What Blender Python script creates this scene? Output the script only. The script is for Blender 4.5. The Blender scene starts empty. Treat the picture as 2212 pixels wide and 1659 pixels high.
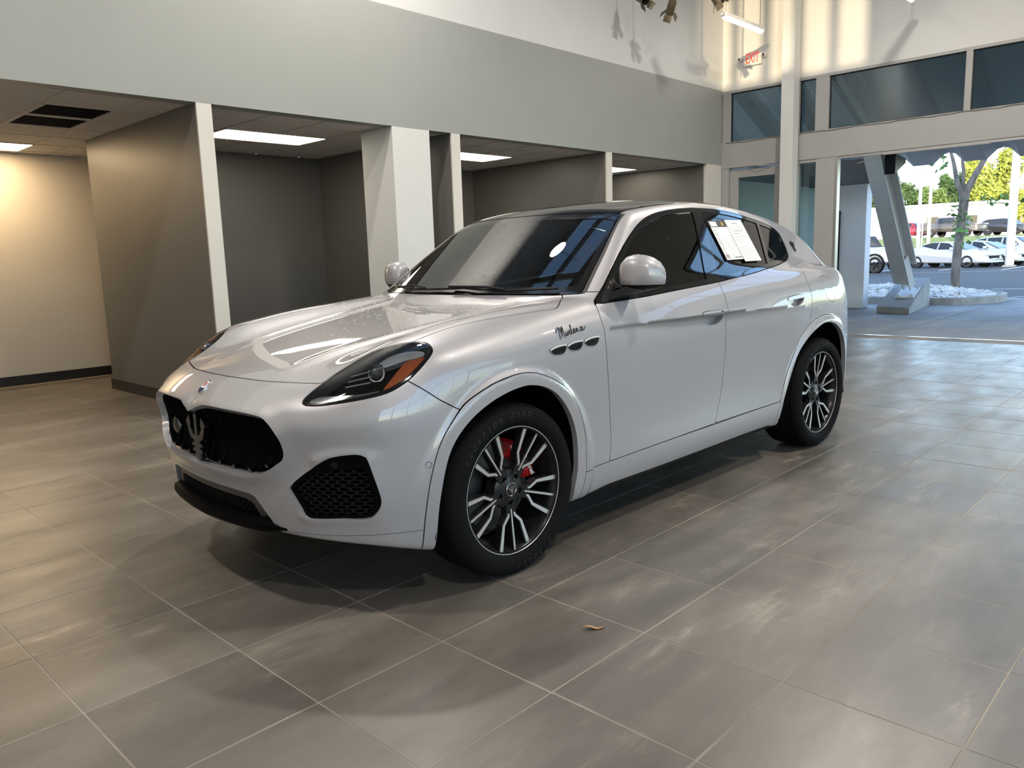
import bpy, bmesh, math, random
import numpy as np
from mathutils import Matrix, Vector
random.seed(7)
scene=bpy.context.scene; COL=scene.collection
# ================================================================ camera
CAM=(-2.2331,-2.2401,1.3362)
RT=((0.68885,-0.72420,-0.03192),(0.13779,0.08758,0.98658),(0.71169,0.68401,-0.16012))   # right, up, forward
cd=bpy.data.cameras.new('camera'); cam=bpy.data.objects.new('camera',cd); COL.objects.link(cam)
cd.sensor_width=36; cd.lens=36*1693.59/2212; cd.clip_start=.05; cd.clip_end=1000
cam.matrix_world=Matrix(((RT[0][0],RT[1][0],-RT[2][0],CAM[0]),(RT[0][1],RT[1][1],-RT[2][1],CAM[1]),(RT[0][2],RT[1][2],-RT[2][2],CAM[2]),(0,0,0,1)))
scene.camera=cam
# ================================================================ sky, sun, exposure
vs=scene.view_settings; vs.view_transform='Standard'; vs.look='None'; vs.exposure=0.40; vs.gamma=1; vs.use_curve_mapping=False
SUN_EL,SUN_AZ=math.radians(7.0),math.radians(20.0)          # low sun behind the camera, shining towards +x and a little +y
w=bpy.data.worlds.new('sky'); scene.world=w; w.use_nodes=True; wn=w.node_tree
bg=wn.nodes['Background']; sky=wn.nodes.new('ShaderNodeTexSky'); sky.sky_type='NISHITA'; sky.sun_disc=False
sky.sun_elevation=math.radians(20); sky.sun_rotation=math.radians(250); sky.air_density=1.0; sky.dust_density=1.0; sky.ozone_density=2.0
wn.links.new(sky.outputs[0],bg.inputs[0]); bg.inputs[1].default_value=.62
sd=bpy.data.lights.new('sun','SUN'); sd.energy=9.0; sd.angle=math.radians(.6); sd.color=(1.0,.84,.60); sun=bpy.data.objects.new('sun',sd); COL.objects.link(sun)
sun.rotation_euler=Vector((math.cos(SUN_EL)*math.cos(SUN_AZ),math.cos(SUN_EL)*math.sin(SUN_AZ),-math.sin(SUN_EL))).to_track_quat('-Z','Y').to_euler()
# ================================================================ helpers
def obj(name,me,parent=None,loc=None,rot=None):
    o=bpy.data.objects.new(name,me); COL.objects.link(o)
    if parent is not None: o.parent=parent
    if loc is not None: o.location=loc
    if rot is not None: o.rotation_euler=rot
    return o
def empty(name,loc=(0,0,0),rz=0,parent=None):
    o=obj(name,None,parent,loc,(0,0,rz)); o.empty_display_size=.1; return o
def tag(o,label=None,cat=None,group=None,kind=None):
    if label: o['label']=label
    if cat: o['category']=cat
    if group: o['group']=group
    if kind: o['kind']=kind
    return o
def copy_tree(o,parent=None):
    c=o.copy(); COL.objects.link(c); c.parent=parent
    for ch in list(o.children): copy_tree(ch,c)
    return c
def mesh_np(name,V,Fc,mat,normals=None,smooth=True):
    """mesh from numpy arrays, faces of one size"""
    V=np.asarray(V,float);Fc=np.asarray(Fc,int);n=Fc.shape[1]
    me=bpy.data.meshes.new(name); me.vertices.add(len(V)); me.vertices.foreach_set('co',V.astype(np.float32).ravel())
    me.loops.add(Fc.size); me.loops.foreach_set('vertex_index',Fc.astype(np.int32).ravel())
    me.polygons.add(len(Fc)); me.polygons.foreach_set('loop_start',np.arange(0,Fc.size,n,dtype=np.int32))
    me.polygons.foreach_set('use_smooth',np.full(len(Fc),smooth))
    me.update(calc_edges=True); me.validate(clean_customdata=False)
    if normals is not None and len(me.vertices)==len(V): me.normals_split_custom_set_from_vertices(np.asarray(normals,float).tolist())
    me.materials.append(mat); return me
class MB:
    """collects simple solids into one mesh"""
    def __init__(s): s.v=[];s.f=[];s.sm=[]
    def add(s,V,Fs,smooth=False):
        o=len(s.v); s.v+=[tuple(map(float,p)) for p in V]; s.f+=[tuple(i+o for i in f) for f in Fs]; s.sm+=[smooth]*len(Fs); return s
    def box(s,x0,x1,y0,y1,z0,z1,M=None):
        V=[Vector((x,y,z)) for x in (x0,x1) for y in (y0,y1) for z in (z0,z1)]
        if M is not None: V=[M@p for p in V]
        return s.add(V,[(0,1,3,2),(4,6,7,5),(0,4,5,1),(2,3,7,6),(0,2,6,4),(1,5,7,3)])
    def bbox(s,x0,x1,y0,y1,z0,z1,b=.005,M=None):
        """box with chamfered edges"""
        bm=bmesh.new(); bmesh.ops.create_cube(bm,size=1)
        for v in bm.verts: v.co=Vector((x0+(v.co.x+.5)*(x1-x0),y0+(v.co.y+.5)*(y1-y0),z0+(v.co.z+.5)*(z1-z0)))
        bmesh.ops.bevel(bm,geom=bm.edges[:],offset=b,segments=2,profile=.7,affect='EDGES')
        s.bm(bm,M); bm.free(); return s
    def bm(s,bm,M=None,smooth=False):
        bm.verts.index_update(); return s.add([(M@v.co if M is not None else v.co) for v in bm.verts],[[v.index for v in f.verts] for f in bm.faces],smooth)
    def prism(s,poly,h0,h1,fn=lambda a,b,c:(a,b,c),smooth=False):
        """closed 2-D outline swept from h0 to h1; fn maps (u,v,h) to space"""
        n=len(poly); V=[fn(u,v,h0) for u,v in poly]+[fn(u,v,h1) for u,v in poly]
        a=sum(poly[i][0]*poly[(i+1)%n][1]-poly[(i+1)%n][0]*poly[i][1] for i in range(n))
        Fs=[(i,(i+1)%n,(i+1)%n+n,i+n) for i in range(n)]+[tuple(range(n))[::-1],tuple(range(n,2*n))]
        return s.add(V,Fs,smooth)
    def lathe(s,prof,n=48,M=None,smooth=True,a0=0,a1=2*math.pi,closed=False):
        """profile of (r, h) turned about z"""
        full=abs(a1-a0-2*math.pi)<1e-6; k=n if full else n+1; m=len(prof); V=[]
        for i in range(k):
            a=a0+(a1-a0)*i/n
            for r,h in prof:
                p=Vector((r*math.cos(a),r*math.sin(a),h)); V.append(M@p if M is not None else p)
        Fs=[]
        for i in range(n):
            j=(i+1)%k
            for q in range(m if closed else m-1):
                p=(q+1)%m; Fs.append((i*m+q,j*m+q,j*m+p,i*m+p))
        return s.add(V,Fs,smooth)
    def tube(s,pts,r,n=8,caps=True,smooth=True):
        """round bar along points; r a number or one per point"""
        P=[Vector(p) for p in pts]; R=[r]*len(P) if not hasattr(r,'__len__') else r; V=[]; up=None
        for i,p in enumerate(P):
            t=(P[min(i+1,len(P)-1)]-P[max(i-1,0)]).normalized()
            if up is None: up=t.orthogonal().normalized()
            up=(up-t*up.dot(t)).normalized(); w_=t.cross(up)
            V+=[p+(up*math.cos(2*math.pi*k/n)+w_*math.sin(2*math.pi*k/n))*R[i] for k in range(n)]
        Fs=[(i*n+k,i*n+(k+1)%n,(i+1)*n+(k+1)%n,(i+1)*n+k) for i in range(len(P)-1) for k in range(n)]
        if caps: Fs+=[tuple(range(n))[::-1],tuple(range((len(P)-1)*n,len(P)*n))]
        return s.add(V,Fs,smooth)
    def loft(s,rings,caps=True,smooth=True,closed=True):
        n=len(rings[0]); V=[p for r in rings for p in r]; k=n if closed else n-1
        Fs=[(i*n+j,i*n+(j+1)%n,(i+1)*n+(j+1)%n,(i+1)*n+j) for i in range(len(rings)-1) for j in range(k)]
        if caps: Fs+=[tuple(range(n))[::-1],tuple(range((len(rings)-1)*n,len(rings)*n))]
        return s.add(V,Fs,smooth)
    def mesh(s,name,mat,angle=None):
        me=bpy.data.meshes.new(name); me.from_pydata(s.v,[],s.f); me.polygons.foreach_set('use_smooth',s.sm)
        me.materials.append(mat); me.update()
        bm=bmesh.new(); bm.from_mesh(me); bmesh.ops.recalc_face_normals(bm,faces=bm.faces)
        if angle is not None:
            for e in bm.edges:
                if len(e.link_faces)==2 and e.calc_face_angle(0)>angle: e.smooth=False
        bm.to_mesh(me); bm.free(); return me
    def build(s,name,mat,parent=None,loc=None,rot=None,angle=.6): return obj(name,s.mesh(name,mat,angle),parent,loc,rot)
# ---------------------------------------------------------------- materials
def mat(name,col=(.5,.5,.5),rough=.5,metal=0,coat=0,spec=None,**kw):
    m=bpy.data.materials.new(name); m.use_nodes=True; b=m.node_tree.nodes['Principled BSDF']
    b.inputs['Base Color'].default_value=(*col,1); b.inputs['Roughness'].default_value=rough; b.inputs['Metallic'].default_value=metal
    b.inputs['Coat Weight'].default_value=coat; b.inputs['Coat Roughness'].default_value=.02
    if spec is not None: b.inputs['Specular IOR Level'].default_value=spec
    for k,v in kw.items(): b.inputs[k.replace('_',' ')].default_value=v
    return m
def N(m,kind,**kw):
    n=m.node_tree.nodes.new(kind)
    for k,v in kw.items():
        if k[0]=='i' and k[1:].isdigit(): n.inputs[int(k[1:])].default_value=v
        elif hasattr(n,k): setattr(n,k,v)
        else: n.inputs[k.replace('_',' ')].default_value=v
    return n
def L(m,a,b): m.node_tree.links.new(a,b)
def bsdf(m): return m.node_tree.nodes['Principled BSDF']
def ramp(m,fac,stops):
    r=N(m,'ShaderNodeValToRGB'); L(m,fac,r.inputs[0]); e=r.color_ramp.elements
    while len(e)<len(stops): e.new(.5)
    for k,(p,c) in zip(e,stops): k.position=p; k.color=(*c,1) if len(c)==3 else c
    return r.outputs[0]
def noisy(m,scale=20,amt=.12,detail=6,bump=0,coord='Object',stretch=None,rough_amt=0):
    """colour mottling (and relief) in the object's own space"""
    b=bsdf(m); c=tuple(b.inputs['Base Color'].default_value)[:3]
    tc=N(m,'ShaderNodeTexCoord'); src=tc.outputs[coord]
    if stretch: mp=N(m,'ShaderNodeMapping'); mp.inputs['Scale'].default_value=stretch; L(m,src,mp.inputs[0]); src=mp.outputs[0]
    t=N(m,'ShaderNodeTexNoise',Scale=scale,Detail=detail); L(m,src,t.inputs['Vector'])
    L(m,ramp(m,t.outputs[0],[(.3,tuple(x*(1-amt) for x in c)),(.7,tuple(min(1,x*(1+amt)) for x in c))]),b.inputs['Base Color'])
    if bump: bp=N(m,'ShaderNodeBump',Strength=bump,Distance=.01); L(m,t.outputs[0],bp.inputs['Height']); L(m,bp.outputs[0],b.inputs['Normal'])
    return m
def emit(name,col,strength):
    m=bpy.data.materials.new(name); m.use_nodes=True; b=bsdf(m)
    b.inputs['Base Color'].default_value=(*col,1); b.inputs['Emission Color'].default_value=(*col,1); b.inputs['Emission Strength'].default_value=strength; return m
def glass(name,tint=(.8,.85,.85),ior=1.5,rough=0.0,mirror=0.0):
    """thin pane: see-through tint plus a Fresnel reflection"""
    m=bpy.data.materials.new(name); m.use_nodes=True; nt=m.node_tree; nt.nodes.remove(bsdf(m)); out=nt.nodes['Material Output']
    tr=N(m,'ShaderNodeBsdfTransparent'); tr.inputs[0].default_value=(*tint,1)
    gl=N(m,'ShaderNodeBsdfGlossy',Roughness=rough); gl.inputs[0].default_value=(1,1,1,1)
    fr=N(m,'ShaderNodeFresnel',IOR=ior); mx=N(m,'ShaderNodeMixShader'); src=fr.outputs[0]
    if mirror:
        ma=N(m,'ShaderNodeMath',operation='MAXIMUM'); L(m,fr.outputs[0],ma.inputs[0]); ma.inputs[1].default_value=mirror; src=ma.outputs[0]
    L(m,src,mx.inputs[0]); L(m,tr.outputs[0],mx.inputs[1]); L(m,gl.outputs[0],mx.inputs[2]); L(m,mx.outputs[0],out.inputs[0]); return m
def text_mesh(name,s,size,mat,extrude=.001,shear=0,bold=0,align='CENTER',parent=None,M=None):
    cu=bpy.data.curves.new(name,'FONT'); cu.body=s; cu.size=size; cu.extrude=extrude; cu.shear=shear; cu.offset=bold; cu.align_x=align; cu.align_y='CENTER'; cu.resolution_u=3
    t=bpy.data.objects.new(name,cu); COL.objects.link(t); dg=bpy.context.evaluated_depsgraph_get()
    me=bpy.data.meshes.new_from_object(t.evaluated_get(dg)); bpy.data.objects.remove(t); bpy.data.curves.remove(cu)
    me.name=name; me.materials.clear(); me.materials.append(mat)
    o=obj(name,me,parent)
    if M is not None: o.matrix_local=M
    return o
# ---------------------------------------------------------------- splines
class Spl:
    """natural cubic spline through points, linear beyond the ends"""
    def __init__(s,x,y):
        x=np.asarray(x,float);y=np.asarray(y,float);n=len(x);h=np.diff(x)
        A=np.zeros((n,n));A[0,0]=A[-1,-1]=1;sh=(n,)+(1,)*(y.ndim-1);b=np.zeros_like(y)
        for i in range(1,n-1):
            A[i,i-1]=h[i-1];A[i,i]=2*(h[i-1]+h[i]);A[i,i+1]=h[i]
            b[i]=6*((y[i+1]-y[i])/h[i]-(y[i]-y[i-1])/h[i-1])
        s.x=x;s.y=y;s.m=np.linalg.solve(A,b);s.h=h
    def __call__(s,t):
        t=np.asarray(t,float);tc=np.clip(t,s.x[0],s.x[-1])
        i=np.clip(np.searchsorted(s.x,tc)-1,0,len(s.x)-2)
        h=s.h[i];a=(s.x[i+1]-tc)/h;b=1-a
        r=a*s.y[i]+b*s.y[i+1]+((a**3-a)*s.m[i]+(b**3-b)*s.m[i+1])*h*h/6
        d0=(s.y[1]-s.y[0])/s.h[0]-s.h[0]*s.m[1]/6
        d1=(s.y[-1]-s.y[-2])/s.h[-1]+s.h[-1]*s.m[-2]/6
        return r+np.where(t<s.x[0],(t-s.x[0])*d0,0)+np.where(t>s.x[-1],(t-s.x[-1])*d1,0)
class Grid2:
    """bicubic table f(x,z)"""
    def __init__(s,x,z,v):
        s.z=np.asarray(z,float);s.cols=[Spl(x,np.array(v)[:,k]) for k in range(len(z))]
        n=len(z);h=np.diff(s.z);A=np.zeros((n,n));B=np.zeros((n,n));A[0,0]=A[-1,-1]=1
        for i in range(1,n-1):
            A[i,i-1]=h[i-1];A[i,i]=2*(h[i-1]+h[i]);A[i,i+1]=h[i]
            B[i,i-1]=6/h[i-1];B[i,i+1]=6/h[i];B[i,i]=-6/h[i-1]-6/h[i]
        s.M=np.linalg.solve(A,B);s.h=h
    def __call__(s,x,z):
        Y=np.stack([c(x) for c in s.cols],0);M=np.tensordot(s.M,Y,1)
        zc=np.clip(z,s.z[0],s.z[-1]);i=np.clip(np.searchsorted(s.z,zc)-1,0,len(s.z)-2)
        h=s.h[i];a=(s.z[i+1]-zc)/h;b=1-a;k=np.arange(Y.shape[1])
        return a*Y[i,k]+b*Y[i+1,k]+((a**3-a)*M[i,k]+(b**3-b)*M[i+1,k])*h*h/6
def smax(a,b,k):
    h=np.maximum(k-np.abs(a-b),0)/k
    return np.maximum(a,b)+h*h*h*k/6
def smin(a,b,k): return -smax(-a,-b,k)
def sstep(a,b,t):
    t=np.clip((t-a)/(b-a),0,1); return t*t*t*(t*(6*t-15)+10)
WB=2.901; WR=.3685
SIDE=Grid2([-.95,-.5,0,.6,1.4,2.2,2.9,3.4,3.95],[.15,.30,.45,.65,.85,1.0,1.10,1.22],[
 [.86,.885,.90,.905,.90,.86,.80,.70],
 [.90,.930,.945,.950,.945,.905,.84,.73],
 [.90,.940,.952,.960,.962,.935,.875,.76],
 [.89,.935,.938,.942,.950,.940,.900,.82],
 [.88,.932,.925,.925,.940,.942,.915,.85],
 [.88,.932,.930,.935,.953,.960,.938,.875],
 [.90,.940,.955,.970,.983,.980,.957,.895],
 [.88,.920,.940,.953,.962,.955,.927,.86],
 [.80,.845,.865,.878,.883,.873,.845,.78]])
HC=Spl([-.98,-.90,-.82,-.70,-.55,-.35,-.1,.15,.45,.8,1.2],[.79,.845,.882,.915,.948,.985,1.025,1.06,1.10,1.125,1.14])
def hood(x,s):
    crown=.052*np.exp(-((s-.70)/.19)**2)*sstep(-.85,-.30,x)*sstep(.75,-.15,x)+.02*np.exp(-((s-.74)/.17)**2)*sstep(0,.7,x)
    dip=-.010*np.exp(-((s-.48)/.12)**2)*sstep(-.8,-.3,x)
    sc=.30+.20*(x+.85)/1.3;ridge=.009*np.exp(-((s-sc)/.045)**2)*sstep(-.80,-.45,x)+.004*sstep(.08,-.02,s-sc)*sstep(-.80,-.3,x)
    return HC(x)+crown+dip+ridge-.085*(s/.8)**2*sstep(-.25,-.9,x)
XFC=Spl([.10,.20,.30,.42,.55,.68,.78,.86,.95,1.1],[-.80,-.855,-.885,-.908,-.925,-.938,-.94,-.90,-.85,-.72])
def xfront(s,z): return XFC(z)+.20*s**2+.37*s**5
XRC=Spl([.15,.3,.5,.7,.9,1.0,1.15,1.3],[3.78,3.86,3.90,3.905,3.89,3.86,3.78,3.66])
def xrear(s,z): return XRC(z)-.14*s**2-.56*s**5
TOPR=Spl([.4,.9,1.4,2.0,2.6,3.0,3.4,3.7,3.95],[1.13,1.155,1.17,1.195,1.215,1.215,1.195,1.165,1.12])
ZB=Spl([-1,-.8,-.6,-.4,0,.5,2.9,3.3,3.6,4],[.315,.295,.262,.214,.215,.215,.215,.22,.26,.30])
YB=Spl([.2,.6,1.0,1.5,2.0,2.5,2.9,3.3,3.7,4.0],[.80,.86,.88,.885,.88,.855,.81,.745,.67,.60])
YT=Spl([.2,.8,1.2,1.6,2.0,2.5,2.9,3.3,3.7],[.50,.50,.51,.51,.515,.52,.52,.52,.5])
ROOF=Spl([.6,1.0,1.25,1.5,1.8,2.2,2.6,3.0,3.3,3.6,4.0],[1.46,1.568,1.611,1.640,1.661,1.658,1.620,1.558,1.50,1.43,1.32])
def yglass(x,z): d=z-1.15; return YB(x)-YT(x)*d-.10*d*d
def roof(x,s): return ROOF(x)-.10*s**2-.08*s**4
def xws(s,z): d=z-1.12; return .42+1.44*d+.12*d*d+.30*s**2
def xback(s,z): d=z-1.12; return 3.80-1.15*d-.25*d*d-.22*s**2
GLIP=np.array([(0,.752),(.041,.772),(.085,.782),(.214,.783),(.365,.781),(.468,.773),(.519,.753),(.557,.709),(.574,.658),(.566,.618),(.532,.592),(.484,.564),(.416,.537),(.325,.531),(.201,.530),(0,.531)])
ILIP=np.array([(.693,.613),(.739,.630),(.791,.639),(.816,.635),(.830,.618),(.836,.562),(.843,.498),(.845,.451),(.838,.422),(.822,.394),(.803,.384),(.740,.385),(.643,.381),(.617,.387)])
def pdist(s,z,P):
    d=np.full(len(s),1e9)
    for a,b in zip(P[:-1],P[1:]):
        e=b-a;t=np.clip(((s-a[0])*e[0]+(z-a[1])*e[1])/(e@e),0,1);d=np.minimum(d,(s-a[0]-t*e[0])**2+(z-a[1]-t*e[1])**2)
    return np.sqrt(d)
def lips(x,s,z):
    r=np.zeros_like(x);m=(x<-.45)&(z>.22)&(z<.92)
    if m.any():
        q=(s[m],z[m]);r[m]=.013*np.exp(-(pdist(*q,GLIP)/.034)**2)+.010*np.exp(-(pdist(*q,ILIP)/.026)**2)-.010*np.exp(-(((q[0]-.62)/.10)**2+((q[1]-.62)/.10)**2))
    return r
def flare(x,z):
    f=np.zeros_like(x)
    for cx,h in ((0,.020),(WB,.020)):
        r=np.hypot(x-cx,z-.372)
        f=np.maximum(f,h*sstep(.53,.475,r)*sstep(.1,.3,z))
    return f
def F(p):
    x,y,z=p[:,0],p[:,1],p[:,2];s=np.sqrt(y*y+1e-8)
    ys=SIDE(x,z)+flare(x,z)
    side=s-ys
    zt=np.where(x>0,0,0)+hood(x,s)
    w=sstep(.35,.95,x); zt=zt*(1-w)+TOPR(x)*w
    a=smax(side,z-zt,.16)
    a=smax(a,(xfront(s,z)-x)*.9,.16)
    a=a-lips(x,s,z)
    a=smax(a,(x-xrear(s,z))*.9,.14)
    a=smax(a,ZB(x)-z,.05)
    g=smax(s-yglass(x,z),z-roof(x,s),.11)
    g=smax(g,(xws(s,z)-x)*.6,.05)
    g=smax(g,(x-xback(s,z))*.65,.10)
    g=np.maximum(g,1.0-z);g=smax(g,x-xrear(s,z),.05)
    k=.035+.05*sstep(.7,1.3,x)
    return smin(a,g,k)
def grad(p,e=1e-4):
    g=np.empty_like(p)
    for i in range(3):
        d=np.zeros(3);d[i]=e;g[:,i]=(F(p+d)-F(p-d))/(2*e)
    return g
def Fc(p,n=400000): return np.concatenate([F(p[i:i+n]) for i in range(0,len(p),n)])
def project(p,it=4):
    for _ in range(it):
        g=grad(p);p=p-g*(F(p)/np.maximum((g*g).sum(1),1e-6))[:,None]
    return p
def surface(h=.016,lo=(-1.02,0,.17),hi=(3.98,1.06,1.72)):
    lo=np.array(lo);lo[1]=-h*1.5;n=np.ceil((np.array(hi)-lo)/h).astype(int)+1
    # coarse mask
    c=4;nc=(n+c-1)//c+1
    gx,gy,gz=[lo[i]+np.arange(nc[i])*h*c for i in range(3)]
    Gc=np.stack(np.meshgrid(gx,gy,gz,indexing='ij'),-1).reshape(-1,3)
    v=np.abs(Fc(Gc)).reshape(nc)<h*c*1.6
    m=np.zeros(nc,bool);m|=v
    for ax in range(3):
        m|=np.roll(m,1,ax)|np.roll(m,-1,ax)
    idx=np.argwhere(m)
    off=np.stack(np.meshgrid(*[np.arange(c)]*3,indexing='ij'),-1).reshape(-1,3)
    fine=(idx[:,None,:]*c+off[None]).reshape(-1,3)
    N=nc*c
    val=np.full(N,np.nan);val[tuple(fine.T)]=Fc(lo+fine*h)
    # cells with all corners finite & sign change
    cor=[(i,j,k) for i in (0,1) for j in (0,1) for k in (0,1)]
    C=np.stack([val[i:N[0]-1+i,j:N[1]-1+j,k:N[2]-1+k] for i,j,k in cor],0)
    ins=(C<0).sum(0);ok=np.isfinite(C).all(0)&(ins>0)&(ins<8)
    cid=np.full(ok.shape,-1);cell=np.argwhere(ok);cid[tuple(cell.T)]=np.arange(len(cell))
    # vertex: mean of edge crossings
    acc=np.zeros((len(cell),3));cnt=np.zeros(len(cell))
    cv=C[:,ok]
    for a in range(8):
        for b in range(a+1,8):
            if sum(abs(cor[a][t]-cor[b][t]) for t in range(3))!=1: continue
            fa,fb=cv[a],cv[b];s=(fa<0)!=(fb<0);t=fa[s]/(fa[s]-fb[s])
            pa=np.array(cor[a],float);pb=np.array(cor[b],float)
            acc[s]+=pa+(pb-pa)*t[:,None];cnt[s]+=1
    P=lo+(cell+acc/cnt[:,None])*h
    quads=[]
    for ax in range(3):
        sl0=[slice(None)]*3;sl1=[slice(None)]*3;sl0[ax]=slice(0,-1);sl1[ax]=slice(1,None)
        a=val[tuple(sl0)];b=val[tuple(sl1)]
        e=np.argwhere(np.isfinite(a)&np.isfinite(b)&((a<0)!=(b<0)))
        u,w=(ax+1)%3,(ax+2)%3
        e=e[(e[:,u]>0)&(e[:,w]>0)]
        def cc(du,dw):
            q=e.copy();q[:,u]-=du;q[:,w]-=dw
            q=np.minimum(q,np.array(cid.shape)-1);return cid[tuple(q.T)]
        q=np.stack([cc(1,1),cc(0,1),cc(0,0),cc(1,0)],1)
        good=(q>=0).all(1);q=q[good];e=e[good]
        flip=a[tuple(e.T)]>0
        q[flip]=q[flip][:,::-1]
        quads.append(q)
    Q=np.concatenate(quads)
    P[np.abs(P[:,1])<1e-4,1]=0
    Q=Q[(P[Q,1]>-1e-5).all(1)]
    u,inv=np.unique(Q,return_inverse=True);P=P[u];Q=inv.reshape(Q.shape)
    P=project(P,4);P[np.abs(P[:,1])<2e-4,1]=0
    return P,Q
# ================================================================ mesh pieces
class Pc:
    """triangle piece: points, normals, triangles"""
    def __init__(s,V,N,T): s.V=V;s.N=N;s.T=T
    def tidy(s):
        if len(s.T)==0: return Pc(np.zeros((0,3)),np.zeros((0,3)),np.zeros((0,3),int))
        u,inv=np.unique(s.T,return_inverse=True);return Pc(s.V[u],s.N[u],inv.reshape(-1,3))
def clip(p,f):
    """split a piece where the per-vertex value f changes sign -> (f<0, f>=0)"""
    f=np.where(np.abs(f)<1e-6,1e-6,f);neg=f<0;k=neg[p.T].sum(1)
    a=p.T[k==3];b=p.T[k==0];ins=[a];outs=[b];V,N=p.V,p.N
    mx=p.T[(k==1)|(k==2)];kk=k[(k==1)|(k==2)]
    if len(mx):
        odd=np.where((kk==1)[:,None],neg[mx],~neg[mx])       # the lone vertex
        r=odd.argmax(1);i=np.arange(len(mx))
        A=mx[i,r];B=mx[i,(r+1)%3];C=mx[i,(r+2)%3]
        e=np.concatenate([np.stack([A,B],1),np.stack([A,C],1)]);es=np.sort(e,1)
        key=es[:,0].astype(np.int64)*len(V)+es[:,1];u,first,inv=np.unique(key,return_index=True,return_inverse=True)
        q=es[first];t=(f[q[:,0]]/(f[q[:,0]]-f[q[:,1]]))[:,None]
        nv=V[q[:,0]]*(1-t)+V[q[:,1]]*t;nn=N[q[:,0]]*(1-t)+N[q[:,1]]*t
        nn/=np.maximum(np.linalg.norm(nn,axis=1),1e-9)[:,None]
        ids=len(V)+inv.ravel();n=len(mx);AB=ids[:n];AC=ids[n:]
        V=np.concatenate([V,nv]);N=np.concatenate([N,nn])
        one=np.stack([A,AB,AC],1);two=np.concatenate([np.stack([AB,B,C],1),np.stack([AB,C,AC],1)])
        l1=kk==1;l2=np.concatenate([l1,l1])
        ins+=[one[l1],two[~l2]];outs+=[one[~l1],two[l2]]
    return Pc(V,N,np.concatenate(ins)).tidy(),Pc(V,N,np.concatenate(outs)).tidy()
def catmull(P,n=6,closed=True,sharp=()):
    P=np.asarray(P,float);m=len(P);out=[]
    for i in range(m if closed else m-1):
        p0,p1,p2,p3=P[(i-1)%m],P[i],P[(i+1)%m],P[(i+2)%m]
        if not closed:
            if i==0:p0=2*p1-p2
            if i==m-2:p3=2*p2-p1
        if i in sharp:p0=2*p1-p2
        if (i+1)%m in sharp:p3=2*p2-p1
        for t in np.arange(n)/n:
            out.append(.5*(2*p1+(p2-p0)*t+(2*p0-5*p1+4*p2-p3)*t*t+(3*p1-p0-3*p2+p3)*t**3))
    if not closed: out.append(P[-1])
    return np.array(out)
def polysd(q,poly,far=.25):
    """signed distance (negative inside) of 2-D points to a closed polygon; points far away get +far"""
    lo=poly.min(0)-far;hi=poly.max(0)+far
    near=((q>lo)&(q<hi)).all(1);r=np.full(len(q),far);s=q[near]
    if len(s)==0:return r
    d=np.full(len(s),1e9);w=np.zeros(len(s),bool);A=poly;B=np.roll(poly,-1,0)
    for a,b in zip(A,B):
        e=b-a;v=s-a;L=e@e
        if L<1e-14: continue
        t=np.clip((v@e)/L,0,1);d=np.minimum(d,((v-t[:,None]*e)**2).sum(1))
        c=((a[1]<=s[:,1])!=(b[1]<=s[:,1]))
        if abs(e[1])>1e-12: w^=c&(s[:,0]<a[0]+(s[:,1]-a[1])*e[0]/e[1])
    r[near]=np.where(w,-1,1)*np.sqrt(d);return r
def bedges(T):
    if len(T)==0: return np.zeros((0,2),int)
    e=np.concatenate([T[:,[0,1]],T[:,[1,2]],T[:,[2,0]]]);s=np.sort(e,1)
    key=s[:,0].astype(np.int64)*(T.max()+1)+s[:,1];u,i,c=np.unique(key,return_index=True,return_counts=True)
    return e[i[c==1]]
def mirror(p): return Pc(p.V*[1,-1,1],p.N*[1,-1,1],p.T[:,::-1])
def both(p):
    """half piece + its mirror image, welded on the centre plane"""
    m=mirror(p);V=np.concatenate([p.V,m.V]);idx=np.arange(len(V));c=np.abs(p.V[:,1])<1e-5
    idx[len(p.V):][c]=np.arange(len(p.V))[c]
    return Pc(V,np.concatenate([p.N,m.N]),np.concatenate([p.T,idx[m.T+len(p.V)]])).tidy()
def join(*ps):
    V=[];N=[];T=[];o=0
    for p in ps: V.append(p.V);N.append(p.N);T.append(p.T+o);o+=len(p.V)
    return Pc(np.concatenate(V),np.concatenate(N),np.concatenate(T))
def flange(p,d=.012,keepy0=True,lean=0):
    """turn the free edges of a panel inward so that it has thickness"""
    e=bedges(p.T)
    if keepy0: e=e[~((np.abs(p.V[e[:,0],1])<1e-5)&(np.abs(p.V[e[:,1],1])<1e-5))]
    if len(e)==0: return p
    a,b=p.V[e[:,0]],p.V[e[:,1]];na,nb=p.N[e[:,0]],p.N[e[:,1]]
    n=np.cross(b-a,na);n/=np.maximum(np.linalg.norm(n,axis=1),1e-9)[:,None]
    V=np.concatenate([a,b,b-nb*d+n*lean,a-na*d+n*lean]);m=len(e);i=np.arange(m)
    T=np.concatenate([np.stack([i+m,i,i+3*m],1),np.stack([i+m,i+3*m,i+2*m],1)])
    return join(p,Pc(V,np.concatenate([n,n,n,n]),T))
def largest(p):
    lab=np.arange(len(p.V))
    while True:
        m=lab[p.T].min(1);new=lab.copy()
        for k in range(3): np.minimum.at(new,p.T[:,k],m)
        new=new[new]
        if (new==lab).all(): break
        lab=new
    u,c=np.unique(lab[p.T[:,0]],return_counts=True);return Pc(p.V,p.N,p.T[lab[p.T[:,0]]==u[c.argmax()]]).tidy()
def inset(p,d): return Pc(p.V-p.N*d,p.N,p.T)
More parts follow.
